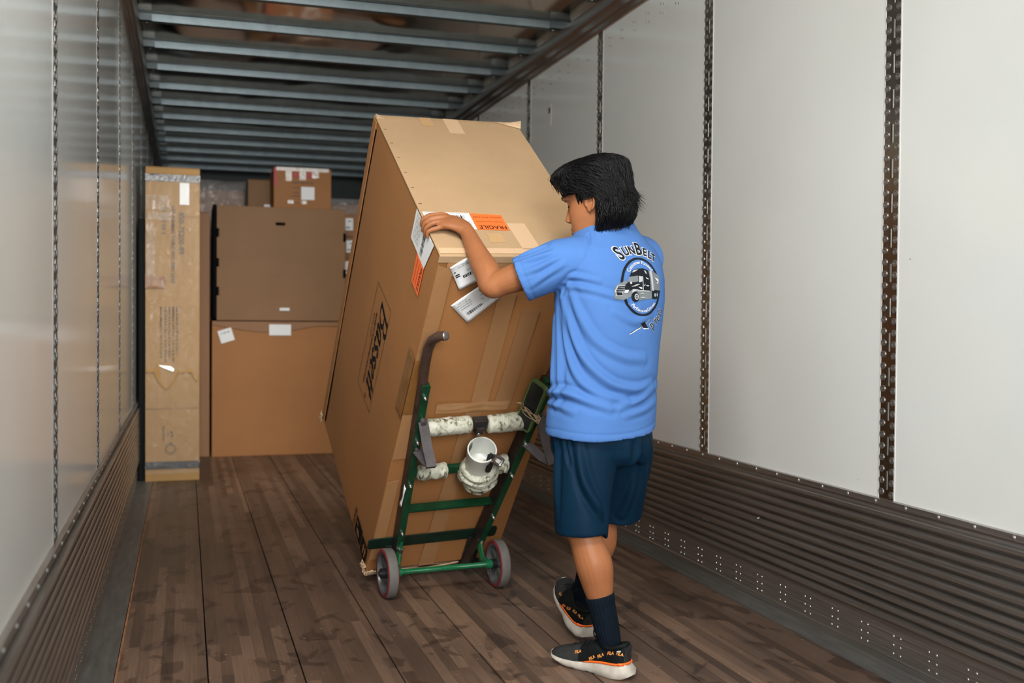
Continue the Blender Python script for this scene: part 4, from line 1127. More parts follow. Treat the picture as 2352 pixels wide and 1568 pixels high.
rm.build('pad_rim', [mat('olive_green_rim', (0.07, 0.125, 0.035), 0.45)], slo, smooth=True, angle=40, label='olive green rim')
tw = MB(); rt_ = random.Random(3)
for k_ in range(6):
    o_ = rt_.uniform(-0.008, 0.008)
    pts = []
    for i in range(15):
        g = -2.3+4.6*i/14
        pts.append(pc-e1*(0.025+0.012*math.sin(i*0.5+k_)+o_)+e2*(0.046*math.sin(g))-e3*(0.0)+(Vector((0, -1, 0))*(0.018+0.012*math.cos(g)+rt_.uniform(-0.002, 0.002))))
    tw.tube(pts, 0.0016, n=5)
for k_ in range(3):
    q = pc-e1*0.02-e2*0.04+Vector((0, -0.02, 0)); tw.tube([q, q+Vector((-0.018, -0.006, 0.018+0.006*k_)), q+Vector((-0.03-0.006*k_, -0.01, 0.035))], 0.002, n=5)
tw.build('twine', [mat('frayed_twine', (0.36, 0.26, 0.15), 0.8, var=0.3, scale=80)], HT, smooth=True, label='frayed twine tie')
# red rod glimpsed by the right handle, torn white tag on the left rail
rr_ = MB(); rr_.cyl((ra(1.1)+0.004, -0.02, 1.08), (ra(1.1)+0.03, -0.024, 1.30), 0.011, 12); rr_.build('red_grip_wear', [mat('red_wear', (0.2, 0.02, 0.025), 0.5, var=0.4)], HT, smooth=True)
tg = MB(); x = la(0.54)-0.018
tg.loft([[(x-0.001, -0.050-d_, u_), (x-0.003-0.003*math.sin(u_*70), -0.058-0.4*d_, u_), (x-0.001, -0.066+d_*0.2, u_)] for u_, d_ in ((0.585, -0.006), (0.57, 0.0), (0.555, 0.004), (0.53, 0.005), (0.505, 0.002), (0.49, -0.004), (0.478, -0.006))], closed=False, cap=False)
o = tg.build('torn_paper_tag', [M_PAPER], HT, smooth=True, label='torn white tag'); so = o.modifiers.new('paper', 'SOLIDIFY'); so.thickness = 0.001
# ================================================================ the person
M_SKIN = mat('warm_brown_skin', (0.315, 0.121, 0.049), 0.46, var=0.10, scale=14, bump=0.05, bscale=180, spec=0.25)
_b = MATS['warm_brown_skin'].node_tree.nodes['Principled BSDF']
_b.inputs['Subsurface Weight'].default_value = 0.08; _b.inputs['Subsurface Radius'].default_value = (0.012, 0.005, 0.003); _b.inputs['Subsurface Scale'].default_value = 1.0
M_SHIRT = mat('blue_cotton', (0.066, 0.166, 0.42), 0.85, var=0.05, scale=5, bump=0.06, bscale=420, spec=0.2)
M_SHORTS = mat('navy_polyester', (0.001, 0.016, 0.037), 0.65, var=0.12, scale=6, bump=0.04, bscale=300, spec=0.12)
M_SOCK = mat('dark_navy_knit', (0.004, 0.008, 0.014), 0.9, var=0.2, scale=40, spec=0.1)
M_HAIR = mat('black_hair', (0.0028, 0.0028, 0.0034), 0.45, spec=0.18)
PO = Vector((1.322, 3.14, 0)); PF = Vector((-0.36, 0.933, 0)).normalized(); PL = Vector((-PF.y, PF.x, 0))
B = lambda l, f, z: PO+PL*l+PF*f+Vector((0, 0, z))
PERSON = thing('person', 'person in blue printed T-shirt and navy shorts steadying the tilted carton', 'person', Matrix.Translation(PO))
PMI = PERSON.matrix_world.inverted()


def union(mb, voxel, smooth=4, name='tmp', lam=0.5):
    """closed overlapping shells -> one continuous skin (world coordinates): verts, faces"""
    me = mb.mesh(name, []); o = bpy.data.objects.new(name, me); COL.objects.link(o)
    r = o.modifiers.new('r', 'REMESH'); r.mode = 'VOXEL'; r.voxel_size = voxel; r.use_smooth_shade = True
    if smooth:
        s = o.modifiers.new('s', 'SMOOTH'); s.factor = lam; s.iterations = smooth
    dg = bpy.context.evaluated_depsgraph_get(); e = o.evaluated_get(dg); m2 = e.to_mesh()
    v = np.empty(len(m2.vertices)*3); m2.vertices.foreach_get('co', v)
    f = [tuple(p.vertices) for p in m2.polygons]
    e.to_mesh_clear(); bpy.data.objects.remove(o); bpy.data.meshes.remove(me)
    return v.reshape(-1, 3), f


def vnormals(v, f):
    n = np.zeros_like(v); fa = np.array([q[:3] for q in f]); c = np.cross(v[fa[:, 1]]-v[fa[:, 0]], v[fa[:, 2]]-v[fa[:, 0]])
    for k in range(3): np.add.at(n, fa[:, k], c)
    q = np.array([f_[-1] for f_ in f]); np.add.at(n, q, c)
    return n/(np.linalg.norm(n, axis=1, keepdims=True)+1e-12)


def solid(name, v, f, m, parent=PERSON, label=None):
    me = bpy.data.meshes.new(name); me.from_pydata(v.tolist(), [], f); me.update(); me.materials.append(m)
    me.polygons.foreach_set('use_smooth', [True]*len(me.polygons))
    o = link_mesh(name, me, parent, label); o.matrix_parent_inverse = PMI
    return o


def wparts(mb, name, mats, parent=PERSON, **kw):
    o = mb.build(name, mats, parent, **kw)
    o.matrix_parent_inverse = PMI
    return o


def spline(pts, n=6):
    P = [np.array(p, float) for p in pts]; P = [2*P[0]-P[1]]+P+[2*P[-1]-P[-2]]; out = []
    for i in range(1, len(P)-2):
        for k in range(n):
            u = k/n; a, b, c, d = P[i-1:i+3]
            out.append(0.5*(2*b+(-a+c)*u+(2*a-5*b+4*c-d)*u*u+(-a+3*b-3*c+d)*u**3))
    out.append(P[-2]); return out


def limb(mb, pts, n=18, up=None, flat=1.0, seg=6):
    """pts: (x, y, z, r) joints, smoothly interpolated; rounded ends"""
    q = spline([tuple(p[:3])+(p[3], p[4] if len(p) > 4 else flat) for p in pts], seg)
    path = [Vector(x[:3]) for x in q]; r = [max(0.001, x[3]) for x in q]; fl = [x[4] for x in q]
    a = (path[0]-path[1]).normalized(); b = (path[-1]-path[-2]).normalized()
    path = [path[0]+a*r[0]*0.55]+path+[path[-1]+b*r[-1]*0.35, path[-1]+b*r[-1]*0.62]
    r = [r[0]*0.5]+r+[r[-1]*0.86, r[-1]*0.45]; fl = [fl[0]]+fl+[fl[-1], fl[-1]]
    mb.tube(path, r, n, up=up, flat=fl)


# ---------------------------------------------------------------- joints
HO = Vector((1.264, 3.135, 1.508))                       # head: point between the ears
hy, hp = math.radians(49), math.radians(14)
h0 = Vector((-math.sin(hy), math.cos(hy), 0)); HL = Vector((-h0.y, h0.x, 0))
HF = h0*math.cos(hp)-Vector((0, 0, 1))*math.sin(hp); HU = HF.cross(HL)*-1
if HU.z < 0: HU = -HU
Hh = lambda l, f, z: HO+HL*l+HF*f+HU*z
shL, elL = B(0.180, 0.02, 1.319), Vector((0.948, 3.225, 1.242))
LOC = lambda a, d, u: BM @ Vector((a, d, u))
wrL = LOC(0.110, 0.078, 1.703)
shR, elR, wrR = B(-0.172, 0.035, 1.345), Vector((1.515, 3.42, 1.12)), Vector((1.455, 3.60, 1.16))
hipL, knL, anL = B(0.092, 0.0, 0.86), B(0.120, -0.010, 0.475), Vector((1.2965, 3.050, 0.115))
hipR, knR, anR = B(-0.092, 0.01, 0.86), B(-0.132, 0.150, 0.470), Vector((1.362, 3.452, 0.135))

# ---------------------------------------------------------------- head shape: slices (height, front, back, half width)
HS = [(-0.122, 0.062, 0.005, 0.018), (-0.114, 0.080, -0.012, 0.032), (-0.098, 0.088, -0.028, 0.044), (-0.08, 0.086, -0.045, 0.053), (-0.06, 0.087, -0.06, 0.0595), (-0.04, 0.086, -0.07, 0.065), (-0.02, 0.083, -0.08, 0.0690), (0.0, 0.081, -0.087, 0.0715), (0.02, 0.082, -0.092, 0.0735), (0.042, 0.090, -0.096, 0.075), (0.065, 0.091, -0.098, 0.0755), (0.09, 0.081, -0.094, 0.071), (0.112, 0.06, -0.08, 0.058), (0.127, 0.028, -0.052, 0.036), (0.133, 0.0, -0.025, 0.012)]
_hz = [s[0] for s in HS]


def head_pt(ang, z, off=0.0):
    """(left, forward) of the head surface at angle ang from straight ahead (left positive), height z"""
    zz = max(_hz[0], min(_hz[-1], z))
    fr, bk, hw = (np.interp(zz, _hz, [s[k] for s in HS]) for k in (1, 2, 3))
    c, s = math.cos(ang), math.sin(ang)
    pw = 0.86
    cx = math.copysign(abs(c)**pw, c); sx = math.copysign(abs(s)**pw, s)
    mid = 0.35*fr+0.65*bk if False else (fr+bk)/2
    l = (hw+off)*sx; f = mid+((fr-bk)/2+off)*cx
    return l, f


body = MB()
rings = []
for z, fr, bk, hw in HS:
    rg = []
    for j in range(40):
        a = 2*math.pi*j/40
        l, f = head_pt(a, z)
        if f > 0.03:            # eye sockets, cheek bones, mouth line
            for e in (-1, 1):
                f -= 0.008*math.exp(-((l-e*0.031)/0.014)**2-((z-0.018)/0.012)**2)
                f += 0.004*math.exp(-((l-e*0.044)/0.016)**2-((z+0.018)/0.016)**2)
        rg.append(Hh(l, f, z))
    rings.append(rg)
body.loft(rings)
nose = [(0.036, 0.086, 0.0085), (0.016, 0.088, 0.0075), (-0.004, 0.097, 0.009), (-0.021, 0.107, 0.0135), (-0.030, 0.106, 0.016), (-0.037, 0.096, 0.014)]
body.loft([[Hh(w_*math.sin(g), f_-0.012+0.012*math.cos(g), z_) for g in [2*math.pi*k/14 for k in range(14)]] for z_, f_, w_ in nose])
for e in (-1, 1):
    limb(body, [tuple(Hh(e*0.012, 0.088, -0.031))+(0.0075,), tuple(Hh(e*0.013, 0.095, -0.031))+(0.007,)], n=10)
for z_, r_ in ((-0.060, 0.0065), (-0.072, 0.007)):     # lips
    limb(body, [tuple(Hh(-0.022, 0.080, z_))+(0.003,), tuple(Hh(-0.008, 0.088, z_))+(r_,), tuple(Hh(0.008, 0.088, z_))+(r_,), tuple(Hh(0.022, 0.080, z_))+(0.003,)], n=10)
for e in (-1, 1):                                       # brow ridge
    limb(body, [tuple(Hh(e*0.012, 0.088, 0.036))+(0.006,), tuple(Hh(e*0.034, 0.083, 0.039))+(0.0065,), tuple(Hh(e*0.052, 0.068, 0.034))+(0.005,)], n=8)
for e in (-1, 1):                                       # ears: rim and lobe around a shallow bowl
    pts = []
    for k in range(13):
        g = math.radians(-120+k*25)
        pts.append(tuple(Hh(e*(0.078+0.009*math.sin(max(0, g*0.5+1.0))), -0.010-0.0165*math.sin(g*0.9+0.3)*1.0-0.004, 0.002+0.029*math.cos(g)))+(0.0048,))
    limb(body, pts, n=8, seg=2)
    limb(body, [tuple(Hh(e*0.070, -0.012, 0.022))+(0.010, 0.4), tuple(Hh(e*0.076, -0.014, 0.0))+(0.016, 0.35), tuple(Hh(e*0.075, -0.006, -0.024))+(0.009, 0.6)], n=12, up=HL)
    limb(body, [tuple(Hh(e*0.074, -0.002, -0.016))+(0.006,), tuple(Hh(e*0.076, -0.006, -0.030))+(0.0075,)], n=8)
    limb(body, [tuple(Hh(e*0.0755, 0.004, 0.006))+(0.005,), tuple(Hh(e*0.0755, 0.004, -0.006))+(0.005,)], n=8)     # tragus
# neck, trunk
limb(body, [tuple(Hh(0, -0.022, -0.02))+(0.056,), tuple(Hh(0, -0.026, -0.075))+(0.057,), tuple(B(0, 0.01, 1.40))+(0.062,), tuple(B(0, 0.0, 1.34))+(0.07,)], n=22)
rings = [[B(l0+a_*math.cos(g), f0+b_*math.sin(g), z) for g in [2*math.pi*k/32 for k in range(32)]] for z, l0, f0, a_, b_ in
         ((0.76, 0.01, 0.01, 0.12, 0.09), (0.84, 0.01, 0.01, 0.155, 0.115), (0.95, 0.01, 0.0, 0.150, 0.105), (1.05, 0.01, 0, 0.155, 0.105), (1.18, 0, 0, 0.168, 0.108), (1.28, 0, 0, 0.175, 0.105), (1.35, 0, 0, 0.165, 0.09), (1.395, 0, 0.005, 0.11, 0.07), (1.41, 0, 0.005, 0.06, 0.05))]
body.loft(rings)
# arms
limb(body, [tuple(B(0.14, 0.01, 1.322))+(0.056,), tuple(shL)+(0.056,), tuple(shL.lerp(elL, 0.5))+(0.0495,), tuple(shL.lerp(elL, 0.85))+(0.043,), tuple(elL)+(0.041,), tuple(elL.lerp(wrL, 0.22)+Vector((0.004, -0.004, 0)))+(0.0445,), tuple(elL.lerp(wrL, 0.5))+(0.0385,), tuple(elL.lerp(wrL, 0.82))+(0.029,), tuple(wrL)+(0.0265, 0.9)], n=20)
limb(body, [tuple(B(-0.14, 0.01, 1.345))+(0.06,), tuple(shR)+(0.058,), tuple(shR.lerp(elR, 0.5))+(0.048,), tuple(elR)+(0.041,), tuple(elR.lerp(wrR, 0.25))+(0.043,), tuple(elR.lerp(wrR, 0.6))+(0.036,), tuple(wrR)+(0.027,)], n=18)
limb(body, [tuple(elL+Vector((0.006, -0.006, -0.016)))+(0.022,), tuple(elL+Vector((-0.012, -0.004, -0.020)))+(0.02,)], n=10)


def hand(tf, wrist, palm, fingers, thumb, up):
    T = lambda p: tuple(tf(*p[:3]))+tuple(p[3:])
    limb(body, [tuple(wrist)+(0.0265, 0.85)]+[T(p) for p in palm], n=22, up=up)
    for fg in fingers:
        limb(body, [T(p) for p in fg], n=12, seg=5)
    limb(body, [T(p) for p in thumb], n=12, seg=5)


UP = BM.to_3x3() @ Vector((0, 0, 1))
hand(LOC, wrL,
     [(0.097, 0.106, 1.7045, 0.036, 0.52), (0.075, 0.131, 1.702, 0.0415, 0.42), (0.057, 0.147, 1.696, 0.0425, 0.36)],
     [[(0.074, 0.17, 1.698, 0.0095), (0.056, 0.181, 1.698, 0.0112), (0.03, 0.189, 1.694, 0.0092), (0.008, 0.19, 1.6885, 0.0098), (-0.0122, 0.189, 1.672, 0.0083), (-0.0122, 0.187, 1.649, 0.0074)],
      [(0.07, 0.152, 1.702, 0.0095), (0.051, 0.16, 1.702, 0.0118), (0.024, 0.166, 1.697, 0.0095), (0.005, 0.167, 1.69, 0.0102), (-0.0122, 0.166, 1.671, 0.0086), (-0.0122, 0.165, 1.642, 0.0076)],
      [(0.074, 0.131, 1.7, 0.0095), (0.054, 0.138, 1.7, 0.0112), (0.026, 0.143, 1.695, 0.009), (0.007, 0.144, 1.6885, 0.0097), (-0.0122, 0.143, 1.67, 0.0082), (-0.0122, 0.142, 1.645, 0.0073)],
      [(0.081, 0.113, 1.695, 0.009), (0.062, 0.117, 1.694, 0.0102), (0.036, 0.1205, 1.69, 0.008), (0.016, 0.1205, 1.6845, 0.0086), (-0.0122, 0.119, 1.672, 0.0074), (-0.0122, 0.116, 1.65, 0.0066)]],
     [(0.11, 0.108, 1.697, 0.014), (0.106, 0.138, 1.69, 0.0135), (0.095, 0.168, 1.683, 0.0118), (0.082, 0.194, 1.6795, 0.0098), (0.078, 0.206, 1.678, 0.0082)], UP)
# right hand closed on the far front edge of the carton, out of sight
RT = lambda a, d, u: BM @ Vector((BW+0.005+a, d, u))
wl2 = BMi @ wrR
hand(RT, wrR,
     [(0.045, -0.02, wl2.z+0.05, 0.034, 0.5), (0.038, 0.0, wl2.z+0.075, 0.040, 0.42), (0.030, 0.02, wl2.z+0.09, 0.041, 0.38)],
     [[(0.03, 0.015, wl2.z+0.06+0.02*k, 0.0095), (0.022, 0.035, wl2.z+0.068+0.021*k, 0.0105), (0.0145, 0.058, wl2.z+0.072+0.021*k, 0.0092), (0.0115, 0.08, wl2.z+0.074+0.021*k, 0.0084), (0.0095, 0.098-0.004*abs(k-1.4), wl2.z+0.075+0.021*k, 0.0074)] for k in range(4)],
     [(0.045, -0.018, wl2.z+0.06, 0.014), (0.03, -0.03, wl2.z+0.085, 0.012), (0.008, -0.024, wl2.z+0.105, 0.0105), (-0.010, -0.019, wl2.z+0.115, 0.009)], UP)
# legs
bk = -PF
for hip, kn, an, fd in ((hipL, knL, anL, Vector((-0.55, 0.835, 0))), (hipR, knR, anR, Vector((0, 0.92, 0.38)))):
    limb(body, [tuple(hip)+(0.082,), tuple(hip.lerp(kn, 0.5))+(0.071,), tuple(hip.lerp(kn, 0.88))+(0.057,), tuple(kn)+(0.0535,), tuple(kn.lerp(an, 0.14)+bk*0.004)+(0.0535,), tuple(kn.lerp(an, 0.34)+bk*0.014)+(0.0600,), tuple(kn.lerp(an, 0.52)+bk*0.009)+(0.0505,), tuple(kn.lerp(an, 0.66)+bk*0.004)+(0.0405,), tuple(kn.lerp(an, 0.80)+bk*0.001)+(0.033,), tuple(an)+(0.030,)], n=22)
    limb(body, [tuple(an+Vector((0, 0, 0.01)))+(0.028,), tuple(an-fd*0.018-Vector((0, 0, 0.05)))+(0.020,)], n=12)
    limb(body, [tuple(an-Vector((0, 0, 0.04)))+(0.024,), tuple(an+fd*0.06-Vector((0, 0, 0.06)))+(0.019, 0.7), tuple(an+fd*0.11-Vector((0, 0, 0.072)))+(0.016, 0.5)], n=12, up=(0, 0, 1))
bv, bf_ = union(body, 0.0034, 3)
solid('body', bv, bf_, M_SKIN, label='bare forearm, calves and face')
# eyes
for e in (-1, 1):
    ey_ = MB(); c_ = Hh(e*0.0305, 0.0635, 0.018); ey_.loft([[c_+HF*(0.0115*math.cos(t_))+(HL*math.cos(g)+HU*math.sin(g)*0.8)*(0.0115*math.sin(t_)) for g in [2*math.pi*k/14 for k in range(14)]] for t_ in (0.05, 0.35, 0.5, 0.9, 1.4, 1.9)])
    ey_.m = [1 if i < 14*2 else 0 for i in range(len(ey_.f))]
    wparts(ey_, 'eye', [mat('eye_white', (0.42, 0.38, 0.35), 0.3), mat('dark_iris', (0.02, 0.012, 0.01), 0.15)], smooth=True)
    ld = MB(); ld.loft([[c_+(HL*math.cos(g)+(HF*math.cos(v_)+HU*math.sin(v_))*math.sin(g))*0.0135 for g in np.linspace(0.12, math.pi-0.12, 14)] for v_ in np.linspace(-0.85, 1.5, 11)], closed=False, cap=False)
    wparts(ld, 'upper_eyelid', M_SKIN, smooth=True)
    eb = MB(); limb(eb, [tuple(Hh(e*0.013, 0.0945, 0.0395))+(0.004, 0.5), tuple(Hh(e*0.032, 0.0895, 0.0445))+(0.0045, 0.5), tuple(Hh(e*0.053, 0.0725, 0.040))+(0.002, 0.5)], n=8)
    wparts(eb, 'eyebrow', M_HAIR, smooth=True)
    el_ = MB(); limb(el_, [tuple(Hh(e*0.020, 0.0720, 0.0115))+(0.0012,), tuple(Hh(e*0.031, 0.0772, 0.0105))+(0.0018,), tuple(Hh(e*0.042, 0.0715, 0.0105))+(0.0014,)], n=6)
    wparts(el_, 'upper_eyelash', M_HAIR, smooth=True)

# ---------------------------------------------------------------- hair: a full cap with swept locks over it
rh = random.Random(11)


def face_open(z):
    return np.interp(z, [-0.12, -0.04, -0.03, 0.0, 0.022, 0.034, 0.05, 0.068, 0.082], [1.95, 1.92, 1.92, 1.88, 1.74, 1.42, 1.12, 0.74, 0.0])


def hair_off(ang, z):
    a = abs(ang)
    t = 0.022+0.010*max(0, math.cos(ang))*max(0, min(1, (z-0.07)/0.04))+0.016*max(0, -math.cos(ang))
    t += 0.012*max(0, min(1, (z-0.06)/0.07))
    if z < 0.03: t += 0.022*min(1, (0.03-z)/0.09)*max(0, -math.cos(ang))
    return t


def hair_pt(ang, z, extra=0.0):
    o = hair_off(ang, z)+extra
    l, f = head_pt(ang, min(z, 0.118) if z > 0.118 else z, o)
    zz = z
    if z > 0.095:
        zz = 0.095+(z-0.095)*0.79; k = min(1, (z-0.095)/0.078); s = math.sqrt(max(0.0, 1-k*k)); l0, f0 = head_pt(ang, 0.095, o); l, f = l0*s, -0.006+(f0+0.006)*s
    return Hh(l, f, zz)


cap = MB(); na, nz = 96, 44
rows = []
for i in range(nz+1):
    z = 0.172-(0.172+0.100)*i/nz
    rg = []
    for j in range(na):
        ang = -math.pi+2*math.pi*j/na
        A = face_open(z)
        inside = max(0, min(1, (A-abs(ang))/0.12)) if A > 0 else 0
        rip = 0.0035*noise.noise(Vector((math.sin(ang)*7+math.cos(ang)*2, z*10, 3)))+0.0022*math.sin(ang*34+z*60+4*noise.noise(Vector((ang*2, z*20, 1))))
        p1 = hair_pt(ang, z, rip-0.004)
        l, f = head_pt(ang, z, -0.012); p0 = Hh(l, f, min(z, 0.12))
        rg.append(p1.lerp(p0, inside))
    rows.append(rg)
cap.loft(rows)


def lock(a0, z0, a1, z1, bulge, r, lift=0.0, n=9, tipoff=0.0, bend=0.0):
    pts = []; rr = []; fl_ = (rh.uniform(0.004, 0.040), rh.uniform(0.034, 0.066))
    for k in range(n):
        t = k/(n-1)
        ang = a0+(a1-a0)*(t**1.1)+bend*math.sin(math.pi*t); z = z0+(z1-z0)*(t**1.25)
        if abs(ang) < 1.9 and a0 < 4 and abs(a0) < 1.93: z = max(z, fl_[0] if abs(ang) > 1.55 else fl_[1] if abs(ang) > 0.8 else -1)
        pts.append(hair_pt(ang, z, -0.004+bulge*math.sin(math.pi*min(1, t*1.15))+tipoff*t**3+lift))
        rr.append(0.72*r*(0.55+0.45*math.sin(math.pi*min(1, 0.25+t*0.9)))*(1-0.75*max(0, t-0.55)/0.45))
    cap.tube(pts, rr, n=5, flat=0.5, up=HU.cross(HF)+HU)


def wob(a, z): return 0.16*noise.noise(Vector((math.cos(a)*3, math.sin(a)*3, z*16)))


for i in range(800):          # top and fringe: from the crown forward and down over the brow
    a0 = rh.uniform(-1.45, 1.45); z0 = 0.172-rh.random()**2*0.06
    a1 = a0*0.8+rh.uniform(-0.06, 0.2)+2*wob(a0, z0); z1 = rh.uniform(0.060, 0.105) if abs(a1) < 0.7 else rh.uniform(0.045, 0.10)
    lock(a0, z0, a1, z1, rh.uniform(0.002, 0.012), rh.uniform(0.0012, 0.0034), tipoff=rh.uniform(-0.02, 0.002), bend=wob(a0*2, z0)+rh.uniform(-0.08, 0.08))
for i in range(2000):         # sides: swept back and down over the top of the ear
    s = rh.choice((-1, 1, 1)); a0 = s*rh.uniform(0.8, 2.75); z0 = rh.uniform(-0.02, 0.168)
    if z0 < 0.035 and abs(a0) < 2.0: continue
    a1 = s*(abs(a0)+rh.uniform(0.45, 1.15)); z1 = z0-rh.uniform(0.05, 0.12)+0.15*wob(a0, z0)
    lock(a0, z0, a1, max(-0.09, z1), rh.uniform(0.001, 0.009)+0.02*abs(wob(a0, z0)), rh.uniform(0.0012, 0.0034), tipoff=rh.uniform(-0.005, 0.008), bend=wob(a0*2, z0)*0.8+rh.uniform(-0.06, 0.1))
for i in range(1400):         # back: from the crown down to the nape, tips turned under or out
    a0 = rh.uniform(2.25, 4.1); z0 = rh.uniform(-0.03, 0.170); a1 = a0+rh.uniform(-0.1, 0.45)+wob(a0, z0); z1 = z0-rh.uniform(0.08, 0.16)
    lock(a0, z0, a1, max(-0.112+rh.random()*0.025, z1), rh.uniform(0.001, 0.010)+0.025*abs(wob(a0, z0)), rh.uniform(0.0012, 0.0036), tipoff=rh.uniform(-0.012, 0.018), bend=wob(a0*2, z0)+rh.uniform(-0.1, 0.1))
for i in range(380):          # the thick lower edge behind the ear and along the collar
    a0 = rh.uniform(1.93, 3.6); z0 = rh.uniform(-0.06, 0.03); lock(a0, z0, a0+rh.uniform(-0.12, 0.35), max(-0.110, z0-rh.uniform(0.05, 0.09)), rh.uniform(0.004, 0.014), rh.uniform(0.0014, 0.0036), tipoff=rh.uniform(-0.016, 0.004))
for i in range(150):          # tips flicked outward at the nape
    a0 = rh.uniform(2.5, 3.9); lock(a0, 0.04, a0+rh.uniform(-0.1, 0.25), rh.uniform(-0.06, -0.005), rh.uniform(0.004, 0.010), rh.uniform(0.0012, 0.003), tipoff=rh.uniform(0.012, 0.045))
for i in range(70):           # fly-away strands
    a0 = rh.uniform(-3.1, 3.1); z0 = rh.uniform(0.10, 0.17); lock(a0, z0, a0+rh.uniform(-0.5, 0.5), z0-rh.uniform(0.0, 0.06), rh.uniform(0.006, 0.018), 0.0009, lift=0.003, tipoff=rh.uniform(0, 0.012))
for i in range(16):           # short sideburn
    for s in (-1, 1):
        a0 = s*rh.uniform(1.30, 1.52); pts = []
        for k in range(5):
            z = 0.042-0.011*k*(0.7+0.3*rh.random()); l, f = head_pt(a0-s*0.02*k, z, 0.0015+0.001*k*(k < 3)); pts.append(Hh(l, f, z))
        cap.tube(pts, [0.005, 0.005, 0.0045, 0.0035, 0.001], n=5, flat=0.5)
wparts(cap, 'hair', M_HAIR, smooth=True, label='thick black collar length hair')

# ---------------------------------------------------------------- T-shirt
SR = [(0.782, 0.022, 0.010, 0.192, 0.152), (0.81, 0.021, 0.010, 0.192, 0.150), (0.86, 0.018, 0.008, 0.190, 0.147), (0.93, 0.015, 0.005, 0.188, 0.144), (1.02, 0.010, 0.0, 0.188, 0.143), (1.12, 0.005, -0.003, 0.193, 0.143), (1.20, 0.0, -0.005, 0.198, 0.142), (1.27, 0.0, -0.005, 0.200, 0.137), (1.32, 0.0, -0.003, 0.196, 0.126), (1.36, 0.0, 0.0, 0.178, 0.112), (1.395, 0.0, 0.004, 0.140, 0.096), (1.425, 0.0, 0.010, 0.112, 0.084), (1.450, 0.0, 0.015, 0.090, 0.075), (1.470, 0.002, 0.019, 0.079, 0.070), (1.478, 0.002, 0.020, 0.076, 0.068)]


def sring(z): return [np.interp(z, [s[0] for s in SR], [s[k] for s in SR]) for k in (1, 2, 3, 4)]


def spt(th, z, off=0.0):
    l0, f0, a_, b_ = sring(z)
    return B(l0+(a_+off)*math.cos(th), f0+(b_+off)*math.sin(th), z)


sh = MB()
rings = []
for z, l0, f0, a_, b_ in SR:
    rg = []
    for k in range(48):
        g = 2*math.pi*k/48; dz = 0.0
        if z < 0.85: dz = (-0.024*max(0, math.sin(g-math.pi))-0.020*math.cos(g))*(0.85-z)/0.07
        if z > 1.43: dz = 0.010*max(0, -math.sin(g))-0.028*max(0, math.sin(g))
        c, s = math.cos(g), math.sin(g); pw = 0.88
        rg.append(B(l0+a_*math.copysign(abs(c)**pw, c), f0+b_*math.copysign(abs(s)**pw, s), z+dz))
    rings.append(rg)
sh.loft(rings)
slL = Vector((1.022, 3.145, 1.262)); dL = (slL-shL).normalized()
sh.tube([B(0.09, 0.0, 1.338), B(0.145, 0.005, 1.320), shL.lerp(slL, 0.12), shL.lerp(slL, 0.5), shL.lerp(slL, 0.85), slL+dL*0.004], [0.074, 0.080, 0.079, 0.0765, 0.0745, 0.0750], n=28)
slR = shR.lerp(elR, 0.62); dR = (slR-shR).normalized()
sh.tube([B(-0.09, 0.0, 1.345), B(-0.145, 0.005, 1.335), shR.lerp(slR, 0.12), shR.lerp(slR, 0.5), slR], [0.082, 0.084, 0.082, 0.078, 0.076], n=28)
sv, sf = union(sh, 0.0042, 9)


def fold_disp(v, nrm, folds):
    out = np.zeros(len(v))
    for pts, wd, amp in folds:
        P = np.array(spline(pts, 5)); best = np.full(len(v), 9.0); tt = np.zeros(len(v))
        for i in range(len(P)-1):
            a, b = P[i], P[i+1]; ab = b-a; t = np.clip(((v-a)@ab)/(ab@ab+1e-12), 0, 1)
            d = np.linalg.norm(v-(a+t[:, None]*ab), axis=1); m = d < best
            best[m] = d[m]; tt[m] = (i+t[m])/(len(P)-1)
        tap = np.sin(np.pi*np.clip(0.08+tt*0.84, 0, 1))**0.7
        out += 1.35*amp*tap*(np.exp(-(best/wd)**2)-0.55*np.exp(-((best-1.75*wd)/(0.8*wd))**2))
    return v+nrm*out[:, None]


